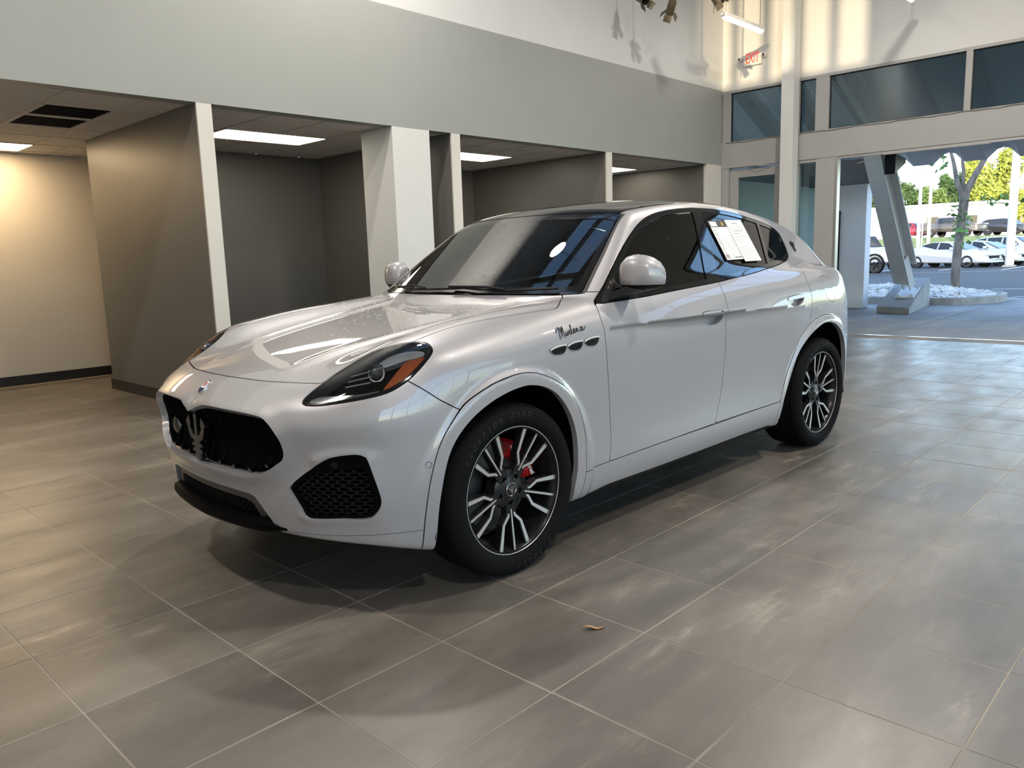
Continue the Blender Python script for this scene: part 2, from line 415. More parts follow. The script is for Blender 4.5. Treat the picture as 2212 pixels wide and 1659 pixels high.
# outlines of the car's panels and lamps, metres in the car's own frame (x back, |y|, z up)
KC={
 'dlo':[[0.624,0.872,1.111],[0.709,0.845,1.167],[0.817,0.815,1.247],[0.946,0.776,1.339],[1.083,0.735,1.423],[1.221,0.696,1.489],[1.369,0.663,1.535],[1.552,0.643,1.565],[1.765,0.632,1.581],[1.873,0.629,1.584],[2.093,0.627,1.58],[2.316,0.632,1.559],[2.553,0.638,1.524],[2.746,0.64,1.489],[2.844,0.655,1.446],[2.855,0.685,1.391],[2.837,0.73,1.315],[2.784,0.763,1.269],[2.61,0.804,1.24],[2.364,0.843,1.216],[2.092,0.87,1.191],[1.884,0.881,1.176],[1.692,0.89,1.161],[1.435,0.897,1.147],[1.2,0.901,1.134],[0.989,0.901,1.121],[0.799,0.896,1.113],[0.671,0.889,1.108]],
 'bp1':[[1.797,0.65,1.562],[1.592,0.879,1.175]],
 'bp2':[[1.89,0.652,1.559],[1.735,0.875,1.182]],
 'qp':[[2.556,0.645,1.514],[2.385,0.843,1.215]],
 'qp2':[[2.593,0.645,1.509],[2.433,0.837,1.219]],
 'dgap':[[1.873,0.629,1.584],[1.692,0.89,1.161]],
 'door_f':[[0.622,0.874,1.108],[0.603,0.923,1.047],[0.605,0.945,0.981],[0.613,0.95,0.868],[0.638,0.942,0.673],[0.654,0.936,0.474],[0.635,0.939,0.36]],
 'sill_top':[[0.635,0.939,0.36],[1.106,0.935,0.368],[1.69,0.931,0.374],[2.371,0.939,0.385]],
 'door_m':[[1.687,0.893,1.157],[1.68,0.933,1.091],[1.672,0.955,0.976],[1.693,0.94,0.838],[1.697,0.924,0.653],[1.672,0.92,0.516],[1.603,0.932,0.376]],
 'door_r':[[2.772,0.769,1.262],[2.762,0.82,1.219],[2.683,0.936,1.138],[2.685,0.969,1.055],[2.688,0.981,0.962]],
 'hl':[[-0.772,0.614,0.83],[-0.754,0.609,0.844],[-0.709,0.608,0.87],[-0.674,0.609,0.888],[-0.626,0.609,0.913],[-0.571,0.619,0.94],[-0.52,0.635,0.966],[-0.476,0.663,0.989],[-0.44,0.701,1.005],[-0.403,0.738,1.017],[-0.368,0.777,1.021],[-0.344,0.804,1.021],[-0.337,0.834,1.013],[-0.348,0.867,0.995],[-0.373,0.884,0.976],[-0.414,0.893,0.949],[-0.453,0.893,0.921],[-0.492,0.886,0.894],[-0.541,0.869,0.867],[-0.585,0.845,0.851],[-0.642,0.802,0.838],[-0.694,0.751,0.828],[-0.742,0.693,0.819],[-0.77,0.647,0.818],[-0.776,0.626,0.822]],
 'hood_f':[[-0.799,0.102,0.883],[-0.776,0.296,0.882],[-0.735,0.442,0.882],[-0.681,0.603,0.886]],
 'hood_r':[[0.606,0.685,1.152],[0.53,0.749,1.131],[0.425,0.824,1.11],[0.371,0.839,1.099],[0.258,0.821,1.094],[0.012,0.787,1.08],[-0.171,0.767,1.06],[-0.367,0.773,1.023]],
 'fender_bumper':[[-0.491,0.885,0.897],[-0.39,0.948,0.815],[-0.312,0.968,0.768]],
 'grille':[[-0.95,0.034,0.756],[-0.942,0.071,0.777],[-0.935,0.112,0.787],[-0.925,0.238,0.788],[-0.907,0.385,0.785],[-0.887,0.485,0.777],[-0.878,0.533,0.756],[-0.865,0.568,0.711],[-0.85,0.58,0.66],[-0.849,0.572,0.619],[-0.861,0.542,0.595],[-0.877,0.5,0.568],[-0.895,0.436,0.543],[-0.912,0.349,0.537],[-0.927,0.229,0.538],[-0.935,0.1,0.54]],
 'intake':[[-0.83,0.57,0.502],[-0.822,0.591,0.526],[-0.794,0.645,0.57],[-0.769,0.711,0.614],[-0.745,0.745,0.632],[-0.697,0.797,0.641],[-0.669,0.822,0.637],[-0.653,0.834,0.622],[-0.637,0.842,0.564],[-0.621,0.849,0.5],[-0.612,0.851,0.453],[-0.616,0.844,0.424],[-0.633,0.828,0.397],[-0.654,0.809,0.387],[-0.716,0.747,0.388],[-0.784,0.653,0.385],[-0.799,0.627,0.391],[-0.807,0.603,0.422],[-0.822,0.582,0.468],[-0.829,0.571,0.49]],
 'lower':[[-0.913,0.028,0.452],[-0.912,0.071,0.454],[-0.901,0.249,0.457],[-0.881,0.381,0.451],[-0.868,0.409,0.409],[-0.85,0.448,0.359],[-0.835,0.459,0.316]],
 'chinline':[[-0.772,0.623,0.31],[-0.708,0.726,0.313],[-0.631,0.807,0.314],[-0.542,0.871,0.316],[-0.47,0.914,0.323]],
 'archF_in':[[-0.421,0.926,0.271],[-0.411,0.946,0.42],[-0.38,0.963,0.571],[-0.335,0.974,0.659],[-0.262,0.981,0.724],[-0.164,0.983,0.772],[-0.061,0.983,0.801],[0.025,0.983,0.812],[0.083,0.982,0.809],[0.159,0.981,0.79],[0.238,0.978,0.747],[0.306,0.973,0.676],[0.35,0.969,0.602],[0.377,0.965,0.513],[0.38,0.964,0.399],[0.362,0.958,0.304]],
 'archF_out':[[-0.464,0.923,0.38],[-0.448,0.939,0.5],[-0.418,0.954,0.615],[-0.379,0.964,0.69],[-0.312,0.969,0.765],[-0.251,0.973,0.804],[-0.155,0.978,0.839],[-0.088,0.979,0.854],[0.245,0.974,0.802],[0.329,0.969,0.744],[0.393,0.969,0.651],[0.435,0.963,0.53],[0.441,0.962,0.385],[0.428,0.957,0.3]],
 'archR_in':[[2.372,0.925,0.259],[2.403,0.95,0.418],[2.465,0.964,0.564],[2.531,0.976,0.683],[2.636,0.989,0.77],[2.768,0.999,0.828],[2.866,1.002,0.846],[2.994,1.002,0.827],[3.114,0.996,0.768],[3.244,0.973,0.681]],
 'archR_out':[[2.335,0.934,0.301],[2.38,0.938,0.425],[2.442,0.951,0.589],[2.542,0.963,0.749],[2.64,0.974,0.832],[2.752,0.981,0.875],[2.89,0.985,0.894],[3.029,0.985,0.872],[3.105,0.998,0.806]],
 'handleF':[[1.411,0.962,1.012],[1.605,0.963,1.012],[1.634,0.952,0.969],[1.584,0.947,0.938],[1.502,0.946,0.94],[1.448,0.949,0.966]],
 'handleR':[[2.383,0.965,1.037],[2.572,0.968,1.044],[2.572,0.975,1.001],[2.491,0.977,0.975],[2.408,0.974,0.986]],
 'vents':[[0.225,0.952,0.95],[0.323,0.955,0.918],[0.337,0.951,0.952],[0.435,0.953,0.928],[0.452,0.948,0.962],[0.555,0.95,0.934]],
 'modena':[[0.275,0.932,1.01],[0.295,0.942,0.988],[0.458,0.938,1.005]],
 'cpil':[[2.989,0.672,1.38],[3.004,0.707,1.313]],
 'emblem':[[-0.894,0.036,0.823],[-0.848,0.007,0.859]],
 'sensor':[[-0.451,0.94,0.575]],
 'fuel':[[2.866,0.927,1.151],[2.982,0.92,1.158],[2.929,0.981,0.989],[3.032,0.981,0.977]],
 'ws_near':[[0.643,0.768,1.153],[0.896,0.702,1.344],[1.175,0.617,1.539]],
 'ws_top':[[1.175,0.617,1.539],[1.132,0.422,1.557],[1.097,0.217,1.562],[1.082,0.134,1.558]],
 'ws_bot':[[0.523,0.412,1.156],[0.577,0.612,1.151],[0.643,0.768,1.153]],
 'amber':[[-0.46,0.842,0.963],[-0.423,0.859,0.973],[-0.382,0.875,0.979],[-0.435,0.888,0.941],[-0.499,0.879,0.899],[-0.562,0.856,0.863],[-0.574,0.844,0.867],[-0.534,0.846,0.906],[-0.496,0.846,0.938]],
 'projector':[[-0.564,0.774,0.926]],
 'upper':[[-0.481,0.748,0.982],[-0.433,0.777,0.999],[-0.382,0.825,1.004],[-0.373,0.854,0.995],[-0.402,0.857,0.983],[-0.459,0.825,0.972],[-0.495,0.806,0.96],[-0.524,0.779,0.951],[-0.538,0.747,0.951]],
 'drl':[[-0.757,0.627,0.837],[-0.731,0.642,0.849],[-0.71,0.672,0.854],[-0.663,0.75,0.858],[-0.615,0.806,0.864],[-0.582,0.835,0.869],[-0.586,0.843,0.854],[-0.641,0.8,0.843],[-0.692,0.747,0.833],[-0.736,0.684,0.83],[-0.76,0.641,0.829]],
 'paper1':[[1.916,0.69,1.499],[2.162,0.678,1.506],[2.064,0.81,1.279],[1.883,0.813,1.281]],
 'paper2':[[2.116,0.68,1.505],[2.341,0.665,1.511],[2.289,0.811,1.261],[2.079,0.818,1.264]],
 'radar':[[-0.914,0.301,0.638]],
}
KC={k:np.array(v) for k,v in KC.items()}
# ================================================================ the showroom car
CAR_O=(0.08143,0.90125,0.0); CAR_RZ=math.radians(-1.545)
paint=mat('pearl_paint',(.40,.385,.39),.42,.30,1.0); paint.node_tree.nodes['Principled BSDF'].inputs['Coat IOR'].default_value=1.6
_t=N(paint,'ShaderNodeTexNoise',Scale=2600,Detail=1); _tc=N(paint,'ShaderNodeTexCoord'); L(paint,_tc.outputs['Object'],_t.inputs['Vector'])
L(paint,ramp(paint,_t.outputs[0],[(.3,(.305,.297,.310)),(.7,(.390,.378,.394))]),bsdf(paint).inputs['Base Color'])
gloss_black=mat('gloss_black',(.004,.004,.0045),.10,0,.35,spec=.35); grille_black=mat('grille_black',(.002,.002,.0024),.45,0,0,spec=.05)
satin_black=mat('satin_black_plastic',(.007,.007,.0075),.45,spec=.18)
rubber=mat('rubber_black',(.008,.008,.008),.6)
void_black=mat('unlit_black_liner',(.0025,.0025,.0025),.9,spec=.02)
chrome=mat('chrome',(.75,.75,.76),.08,1)
dark_chrome=mat('dark_chrome',(.16,.16,.17),.12,1)
ws_glass=glass('windshield_glass',(.30,.36,.36),1.6)
side_glass=glass('tinted_side_glass',(.07,.085,.085),1.95); piano=mat('piano_black',(.004,.004,.0045),.06,0,1.0)
lens_clear=glass('lamp_lens',(.9,.92,.93),1.45)
car=empty('car',CAR_O,CAR_RZ)
tag(car,'pearl grey sport utility car with black grille parked on the tiled showroom floor','car')
P_,Q_=surface(.016)
BV=P_; BT=np.concatenate([Q_[:,[0,1,2]],Q_[:,[0,2,3]]])
g_=grad(BV); BN=g_/np.linalg.norm(g_,axis=1)[:,None]; BN[BV[:,1]==0,1]=0
half=Pc(BV,BN,BT)
XZ=lambda p:p.V[:,[0,2]]
SZ=lambda p:p.V[:,[1,2]]
XS=lambda p:p.V[:,[0,1]]
K2=lambda k,c:KC[k][:,c]
GAP=.0022
def take(rest,f,g=GAP):
    """cut region f<0 out of rest, leaving a gap of 2g"""
    a,_=clip(rest,f(rest)+g); _,b=clip(rest,f(rest)-g) if g else clip(rest,f(rest)); return a,b
def panel(name,p,m,parent=car,fl=.012,sides=True,label=None,lean=0):
    """one object for a centre panel, or a left and a right one"""
    out=[]
    if sides:
        q=flange(p,fl,False,lean) if fl else p
        for r in (q,mirror(q)): out.append(obj(name,mesh_np(name,r.V,r.T,m,r.N),parent))
    else:
        q=both(p); q=flange(q,fl,False,lean) if fl else q
        out.append(obj(name,mesh_np(name,q.V,q.T,m,q.N),parent))
    for o in out:
        if label: o['label']=label
    return out
# --- wheel openings
archF=np.array([*K2('archF_in',[0,2]),(.36,.10),(-.43,.10)]); archF=np.concatenate([catmull(K2('archF_in',[0,2]),6,False),[(.36,.10),(-.43,.10)]])
archRp=np.concatenate([K2('archR_in',[0,2])[:-1],[(3.225,.67),(3.30,.55),(3.335,.42),(3.34,.30)]]); archR=np.concatenate([catmull(archRp,6,False),[(3.3,.1),(2.36,.1)]])
_,rest=take(half,lambda p:np.maximum(polysd(XZ(p),archF),.50-p.V[:,1]),0)
_,rest=take(rest,lambda p:np.maximum(polysd(XZ(p),archR),.50-p.V[:,1]),0)
# --- black floor edge
under,rest=take(rest,lambda p:p.V[:,2]-(ZB(p.V[:,0])+.004+.028*sstep(.4,.7,p.V[:,0])*sstep(2.4,2.2,p.V[:,0])),0)
panel('underbody',under,satin_black,sides=False,fl=0)
# --- side windows with their black surround
dlo=catmull(K2('dlo',[0,2]),6,True,sharp=(0,))
DL,rest=take(rest,lambda p:np.maximum(polysd(XZ(p),dlo),.5-p.V[:,1]))
line=lambda k,p:-(lambda a,b:((p.V[:,0]-a[0])*(b[2]-a[2])-(p.V[:,2]-a[2])*(b[0]-a[0]))/math.hypot(b[0]-a[0],b[2]-a[2]))(KC[k][0],KC[k][1])
def shrink(d): return lambda p:polysd(XZ(p),dlo)+d
fg,rw=clip(DL,np.maximum(shrink(.024)(DL),line('bp1',DL)))
fg,sail=clip(fg,.80-fg.V[:,0]-.15*(fg.V[:,2]-1.12))
rg,rw=clip(rw,np.maximum(np.maximum(shrink(.024)(rw),-line('bp2',rw)),line('qp',rw)))
qg,rw=clip(rw,np.maximum(shrink(.026)(rw),-line('qp2',rw)))
for nm,p in (('front_door_glass',fg),('rear_door_glass',rg),('quarter_glass',qg)): panel(nm,inset(p,.005),side_glass,fl=.003)
trim=join(rw,sail)
panel('window_surround',trim,piano,fl=.010)
# --- windshield
wsp=np.array([(-.5,1.150),(.40,1.150),(.66,1.148),(.775,1.152),(.702,1.344),(.617,1.541),(.56,1.549),(.42,1.557),(.2,1.562),(-.5,1.563)])
WS,rest=take(rest,lambda p:np.maximum(polysd(SZ(p),wsp),p.V[:,0]-1.35),.002)
wg,frit=clip(WS,polysd(SZ(WS),wsp)+.030+.03*sstep(1.2,1.15,WS.V[:,2]))
panel('windshield',wg,ws_glass,sides=False,fl=.004); panel('windshield_border',frit,gloss_black,sides=False,fl=.006)
# --- black seal between windshield and pillar
wsp2=wsp+np.array([(0,0)]*3+[(.020,0),(.018,0),(.012,0)]+[(0,.0)]*4)
SE,rest=take(rest,lambda p:np.maximum(np.maximum(polysd(SZ(p),wsp2),p.V[:,0]-1.3),1.14-p.V[:,2]),.0005)
panel('windshield_seal',SE,rubber,fl=.006)
# --- roof
RF,rest=take(rest,lambda p:np.maximum(np.maximum(p.V[:,1]-(.600-.03*(p.V[:,0]-1.2)),p.V[:,0]-2.95),1.50-p.V[:,2]))
r1,r2=take(RF,lambda p:p.V[:,0]-1.40-.06*p.V[:,1]**2,.002)
panel('roof_glass',r2,gloss_black,sides=False); panel('roof_front_panel',r1,gloss_black,sides=False)
# --- headlights
hp=KC['hl']; hc=hp.mean(0); U_,S_,Vt=np.linalg.svd(hp-hc); hn=Vt[2]*np.sign(Vt[2][1]); hu,hv=Vt[0],Vt[1]
HP=lambda v:np.stack([(v-hc)@hu,(v-hc)@hv],1)
hpoly=catmull(HP(hp),6); hfar=lambda p:np.abs((p.V-hc)@hn)-.12
HL,rest=take(rest,lambda p:np.maximum(polysd(HP(p.V),hpoly),hfar(p)),.0025)
# --- hood
hoodp=np.concatenate([[(-.801,-.3),(-.801,0)],KC['hood_f'][:,:2],[(-.62,.625),(-.50,.66),(-.42,.74)],KC['hood_r'][::-1][:,:2],[(.60,.60),(.55,.45),(.525,.25),(.515,0),(.515,-.3)]])
hoodp=catmull(hoodp,5,True,sharp=(0,1,len(hoodp)-1,len(hoodp)-2,5))
HD,rest=take(rest,lambda p:np.maximum(polysd(XS(p),hoodp),.80-p.V[:,2]),.0026)
panel('hood',HD,paint,sides=False,fl=.018)
# --- cowl behind the hood
CW,rest=take(rest,lambda p:np.maximum(np.maximum(p.V[:,0]-.70,1.06-p.V[:,2]),p.V[:,1]-.70),0)
panel('cowl',inset(largest(CW),.004),satin_black,fl=0)
# --- wheel arch mouldings
aoF=np.concatenate([K2('archF_out',[0,2])[:8],[(.02,.866),(.13,.850)],K2('archF_out',[0,2])[8:]]); aoF=np.concatenate([[(-.468,.20)],catmull(np.concatenate([[(-.470,.27)],aoF]),6,False),[(.40,.20)]])
aoR=np.concatenate([K2('archR_out',[0,2])[:-1],[(3.15,.815),(3.25,.735),(3.335,.62),(3.38,.46)]]); aoR=np.concatenate([[(2.30,.18)],catmull(aoR,6,False),[(3.39,.18)]])
AF,rest=take(rest,lambda p:np.maximum(polysd(XZ(p),aoF),.6-p.V[:,1]))
AR,rest=take(rest,lambda p:np.maximum(polysd(XZ(p),aoR),.6-p.V[:,1]))
panel('wheel_arch_moulding',AF,paint,fl=.028); panel('wheel_arch_moulding',AR,paint,fl=.028)
# --- doors and sill
sill=K2('sill_top',[0,2]); dm=K2('door_m',[0,2]); df=K2('door_f',[0,2]); dr=K2('door_r',[0,2])
fd=np.concatenate([catmull(df,5,False),catmull(dm,5,False)[::-1],[(1.687,1.20),(1.2,1.155),(.8,1.13),(.66,1.118)]])
FD,rest=take(rest,lambda p:np.maximum(polysd(XZ(p),fd),.5-p.V[:,1]))
rd=np.concatenate([catmull(dm,5,False),[(2.36,.385),(2.50,.55),(2.66,.80)],catmull(dr,5,False)[::-1],[(2.70,1.28),(2.4,1.245),(2.1,1.215),(1.7,1.185)]])
RD,rest=take(rest,lambda p:np.maximum(polysd(XZ(p),rd),.5-p.V[:,1]))
sl=np.array([(.30,.352),*sill,(2.45,.386),(2.45,.1),(.30,.1)])
SL,rest=take(rest,lambda p:np.maximum(polysd(XZ(p),sl),.5-p.V[:,1]))
# --- front bumper
bp=np.array([(-1.2,.1),(-1.2,1.2),(-.75,1.2),(-.62,1.0),*K2('fender_bumper',[0,2]),(-.28,.74),(-.30,.1)])
BP,rest=take(rest,lambda p:polysd(XZ(p),bp,2.0))
FE,rest=take(rest,lambda p:np.maximum(p.V[:,0]-.80,p.V[:,2]-1.160))
panel('fender',FE,paint)
# --- rear end
rw_=np.array([(-.5,1.175),(.645,1.19),(.60,1.32),(.53,1.455),(-.5,1.46)])
RW,rest=take(rest,lambda p:np.maximum(polysd(SZ(p),rw_),3.1-p.V[:,0]))
panel('rear_window',RW,side_glass,sides=False)
TL,rest=take(rest,lambda p:np.maximum(np.abs(p.V[:,2]-1.035)-.035-.02*(p.V[:,0]-3.6),3.52-p.V[:,0]))
tail_red=mat('tail_lamp_red',(.35,.01,.015),.1,0,1); panel('tail_light',TL,tail_red,sides=False)
RB,rest=take(rest,lambda p:np.maximum(p.V[:,2]-.66,3.30-p.V[:,0]))
rb1,rb2=take(RB,lambda p:.40-p.V[:,2],0); panel('rear_bumper',rb1,paint,sides=False); panel('rear_diffuser',rb2,satin_black,sides=False)
TG,rest=take(rest,lambda p:np.maximum(3.42-p.V[:,0],p.V[:,1]-.74)); panel('tailgate',TG,paint,sides=False)
fuel=catmull(np.array([(2.885,1.135),(2.99,1.140),(3.04,1.10),(3.045,1.01),(3.01,.972),(2.94,.985),(2.895,1.03)]),5)
FU,rest=take(rest,lambda p:np.maximum(polysd(XZ(p),fuel),.6-p.V[:,1]),.0012); panel('fuel_door',FU,paint)
panel('body_side',rest,paint)
def surf_x(s,z,x0=-1.3,x1=.2):
    s,z=np.atleast_1d(s).astype(float),np.atleast_1d(z).astype(float);a=np.full(len(s),x0);b=np.full(len(s),x1)
    for _ in range(26):
        m=(a+b)/2;f=F(np.stack([m,s,z],1))<0;b=np.where(f,m,b);a=np.where(f,a,m)
    return b
def surf_y(x,z):
    x,z=np.atleast_1d(x).astype(float),np.atleast_1d(z).astype(float);a=np.full(len(x),.3);b=np.full(len(x),1.3)
    for _ in range(26):
        m=(a+b)/2;f=F(np.stack([x,m,z],1))<0;a=np.where(f,m,a);b=np.where(f,b,m)
    return a
def side_frame(x,z,out=0,roll=0):
    """matrix on the visible flank: local x along the car's length, local z out of the panel"""
    s=surf_y(x,z)[0]; p=np.array([[x,s,z]]); n=grad(p)[0]; n/=np.linalg.norm(n); n=Vector((n[0],-n[1],n[2]))
    u=Vector((math.cos(roll),0,math.sin(roll))); u=(u-n*u.dot(n)).normalized(); v=n.cross(u)
    return Matrix(((u.x,v.x,n.x,x+n.x*out),(u.y,v.y,n.y,-s+n.y*out),(u.z,v.z,n.z,z+n.z*out),(0,0,0,1)))
TRIDENT=[(0,.5),(.07,.40),(.05,.36),(.05,.02),(.13,.02),(.16,.10),(.22,.16),(.19,.26),(.24,.40),(.34,.30),(.38,.24),(.33,.22),(.29,.06),(.22,-.06),(.12,-.10),(.10,-.14),(.20,-.16),(.20,-.22),(.10,-.22),(.10,-.26),(.18,-.28),(.18,-.34),(.09,-.34),(.06,-.46),(0,-.5)]
TRIDENT=[(x*1.22,y) for x,y in TRIDENT]+[(-x*1.22,y) for x,y in TRIDENT[-2:0:-1]]
def trident_mesh(name,size,depth,m): return MB().prism([(x*size,y*size) for x,y in TRIDENT],0,depth).mesh(name,m,.3)
# ---------------------------------------------------------------- doors with flush handles
def door(name,p,key):
    hp_=catmull(KC[key][:,[0,2]],6); f=lambda q:np.maximum(polysd(XZ(q),hp_),.5-q.V[:,1])
    pk,d=clip(p,f(p)); objs=panel(name,d,paint,fl=.037)
    zt=KC[key][:2,2].mean()-.024; sl_=(KC[key][1,2]-KC[key][0,2])/(KC[key][1,0]-KC[key][0,0])
    bar,_=clip(pk,np.maximum(f(pk)+.003,zt+sl_*(pk.V[:,0]-KC[key][0,0])-pk.V[:,2]))
    for o,s in zip(objs,(1,-1)):
        a=inset(pk,.036);b=flange(inset(bar,-.004),.016,False)
        if s<0:a=mirror(a);b=mirror(b)
        po=obj('handle_recess',mesh_np('handle_recess',a.V,a.T,paint,a.N),o); obj('door_handle',mesh_np('door_handle',b.V,b.T,paint,b.N),o)
    return objs
door('front_door',FD,'handleF'); door('rear_door',RD,'handleR')
panel('side_sill',SL,paint,fl=.02)
# ---------------------------------------------------------------- bumper, grille, intakes
def closed_half(pts): return np.concatenate([[(-.3,pts[0][1])],pts,[(-.3,pts[-1][1])]])
gpts=np.concatenate([[(0,.752)],catmull(KC['grille'][1:,1:],5,False),[(0,.531)]]); gpoly=closed_half(gpts)
ipoly=catmull(KC['intake'][:,1:],5)
lpoly=np.array([(-.3,.456),(0,.456),(.25,.457),(.36,.453),(.385,.445),(.412,.409),(.448,.359),(.475,.30),(.48,.15),(-.3,.15)])
fx=lambda p:p.V[:,0]+.35
GR,BP=take(BP,lambda p:np.maximum(polysd(SZ(p),gpoly),fx(p)),0)
IN,BP=take(BP,lambda p:np.maximum(polysd(SZ(p),ipoly),fx(p)),0)
LO,BP=take(BP,lambda p:np.maximum(polysd(SZ(p),lpoly),fx(p)),0)
VAL,BP=take(BP,lambda p:p.V[:,2]-.318+.02*sstep(-.55,-.45,p.V[:,0])*0,.0012)
bumper=panel('front_bumper',BP,paint,sides=False,fl=.030)[0]; panel('bumper_valance',largest(VAL),paint,fl=.02)
# grille
gb=both(inset(GR,.10)); grille=obj('grille',mesh_np('grille',gb.V,gb.T,void_black,gb.N),car)
def ring(pts,d): # tube path on the front surface
    s=np.array([p[0] for p in pts]);z=np.array([p[1] for p in pts]); x=surf_x(np.abs(s),z); return [(a+d,b,c) for a,b,c in zip(x,s,z)]
gi=gpts[1:-1]*.985+np.array([0,.650*.015]); loop=[(-s,z) for s,z in gi[::-1]]+[(s,z) for s,z in gi]
MB().tube(ring(loop+loop[:1],.034),.0045,6).build('grille_frame',dark_chrome,grille)
zs=np.linspace(0,1,12); slat_bot=MB()
for i,s0 in enumerate((.045,.150,.255,.360,.462)):
    for sg in (-1,1):
        col=gpts[np.argsort(gpts[:,0])]; up=gpts[gpts[:,1]>.655]; dn=gpts[gpts[:,1]<=.655]
        zt=np.interp(s0,up[np.argsort(up[:,0]),0],up[np.argsort(up[:,0]),1])-.004; zb=np.interp(s0,dn[np.argsort(dn[:,0]),0],dn[np.argsort(dn[:,0]),1])+(.006 if s0<.45 else .02)
        z=zb+(zt-zb)*zs; sl=s0+.012*np.sin(np.pi*zs); x=surf_x(sl,z); bow=.028+.020*np.sin(np.pi*zs)**.8
        A=[]
        for k in range(12):
            t=.0045; A.append([(x[k]+bow[k],sg*(sl[k]-t*.4),z[k]),(x[k]+bow[k]+.006,sg*(sl[k]+t),z[k]),(x[k]+bow[k]+.024,sg*(sl[k]+t+.002),z[k]),(x[k]+bow[k]+.024,sg*(sl[k]-t),z[k]),(x[k]+bow[k]+.006,sg*(sl[k]-t),z[k])])
        MB().loft(A).build('grille_slat',grille_black,grille,angle=.5)
        MB().box(x[0]+.028,x[0]+.065,sg*(s0-.010) if sg>0 else -(s0+.010),sg*(s0+.010) if sg>0 else -(s0-.010),z[0],z[0]+.012).build('slat_foot',dark_chrome,grille)
tm=obj('grille_emblem',trident_mesh('grille_emblem',.205,.022,mat('emblem_smoked_chrome',(.30,.30,.31),.18,1)),grille)
tm.matrix_local=Matrix(((0,0,-1,-.905),(-1,0,0,0),(0,1,0,.643),(0,0,0,1)))
MB().bbox(-.007,.007,-.007,.007,-.10,.10,.003,Matrix.Translation((-.888,0,.645))).build('emblem_bar',gloss_black,grille)
MB().lathe([(.001,.016),(.030,.016),(.036,.012),(.040,.0),(.040,-.05)],24,Matrix.Translation((-.868,.318,.640))@Matrix.Rotation(-math.pi/2,4,'Y')).build('radar_sensor',dark_chrome,grille)
# oval badge on the nose
bz=.842;bx=surf_x(0,bz)[0];bn=grad(np.array([[bx,0.,bz]]))[0];bn/=np.linalg.norm(bn);bn=Vector(bn);bv=Vector((0,-1,0)).cross(bn)*-1
bv=bn.cross(Vector((0,-1,0)));BM=Matrix(((0,bv.x,bn.x,bx),(-1,bv.y,bn.y,0),(0,bv.z,bn.z,bz),(0,0,0,1)))
ov=[(.021*math.cos(a),.036*math.sin(a)) for a in np.linspace(0,2*math.pi,32,endpoint=False)]
badge=MB().prism(ov,-.003,.005).build('nose_badge',chrome,car); badge.matrix_local=BM
blue=mat('badge_blue',(.01,.02,.10),.15,0,1); white_e=mat('badge_white',(.8,.8,.8),.2,0,1)
MB().prism([(.018*math.cos(a),-.012+.018*math.sin(a)*1.0) for a in np.linspace(math.pi,2*math.pi,16)],.0045,.0062).build('badge_field',blue,badge)
MB().prism([(.018*math.cos(a),-.010+.040*math.sin(a)) for a in np.linspace(0,math.pi,16)],.0045,.0060).build('badge_field',white_e,badge)
te=obj('badge_emblem',trident_mesh('badge_emblem',.026,.001,mat('badge_red',(.35,.01,.01),.3)),badge,(0,.009,.0060))
# side intakes
def hexmesh(poly,dep,cw,ch,r,ztop,name,parent,sg):
    lo=poly.min(0);hi=poly.max(0);segs=[]
    ny=int((hi[1]-lo[1])/(ch*.75))+2;nx=int((hi[0]-lo[0])/cw)+2
    for j in range(ny):
        for i in range(nx):
            cx=lo[0]+(i+(j%2)*.5)*cw;cy=lo[1]+j*ch*.75
            c=[(cx,cy+ch/2),(cx+cw/2,cy+ch/4),(cx+cw/2,cy-ch/4),(cx,cy-ch/2)]
            segs+=[(c[0],c[1]),(c[1],c[2]),(c[2],c[3])]
    segs=np.array(segs);mid=segs.mean(1);k=(polysd(mid,poly)<-.004)&(mid[:,1]<ztop);segs=segs[k]
    x0=surf_x(np.abs(segs[:,0,0]),segs[:,0,1]);x1=surf_x(np.abs(segs[:,1,0]),segs[:,1,1]);mb=MB()
    for (a,b),p,q in zip(segs,x0,x1):
        A=Vector((p+dep,sg*a[0],a[1]));B=Vector((q+dep,sg*b[0],b[1]));t=(B-A).normalized();o=Vector((1,0,0));w_=t.cross(o).normalized()*r;h=o*.006
        mb.add([A-w_-h,A+w_-h,A+w_+h,A-w_+h,B-w_-h,B+w_-h,B+w_+h,B-w_+h],[(0,1,5,4),(1,2,6,5),(3,0,4,7)])
    return mb.build(name,parent=parent,mat=satin_black)
for sg in (-1,1):
    pc=inset(IN,.055); pc=pc if sg>0 else mirror(pc); io=obj('side_intake',mesh_np('side_intake',pc.V,pc.T,void_black,pc.N),car)
    fr=take(IN,lambda p:np.minimum(polysd(SZ(p),ipoly)*-1-.014,.572+.10*(p.V[:,1]-.7)-p.V[:,2]),0)[0]; fr=flange(inset(fr,.012),.02,False); fr=fr if sg>0 else mirror(fr)
    obj('intake_frame',mesh_np('intake_frame',fr.V,fr.T,grille_black,fr.N),io)
    hexmesh(ipoly,.032,.034,.019,.0013,.575,'intake_mesh',io,sg)
    xs=surf_x(.735,.598)[0]; MB().lathe([(.002,.003),(.011,.003),(.012,0),(.014,0),(.014,-.004)],20,Matrix.Translation((xs+.012,sg*.735,.598))@Matrix.Rotation(-sg*math.radians(40),4,'Z')@Matrix.Rotation(-math.pi/2,4,'Y')).build('parking_sensor',satin_black,io)
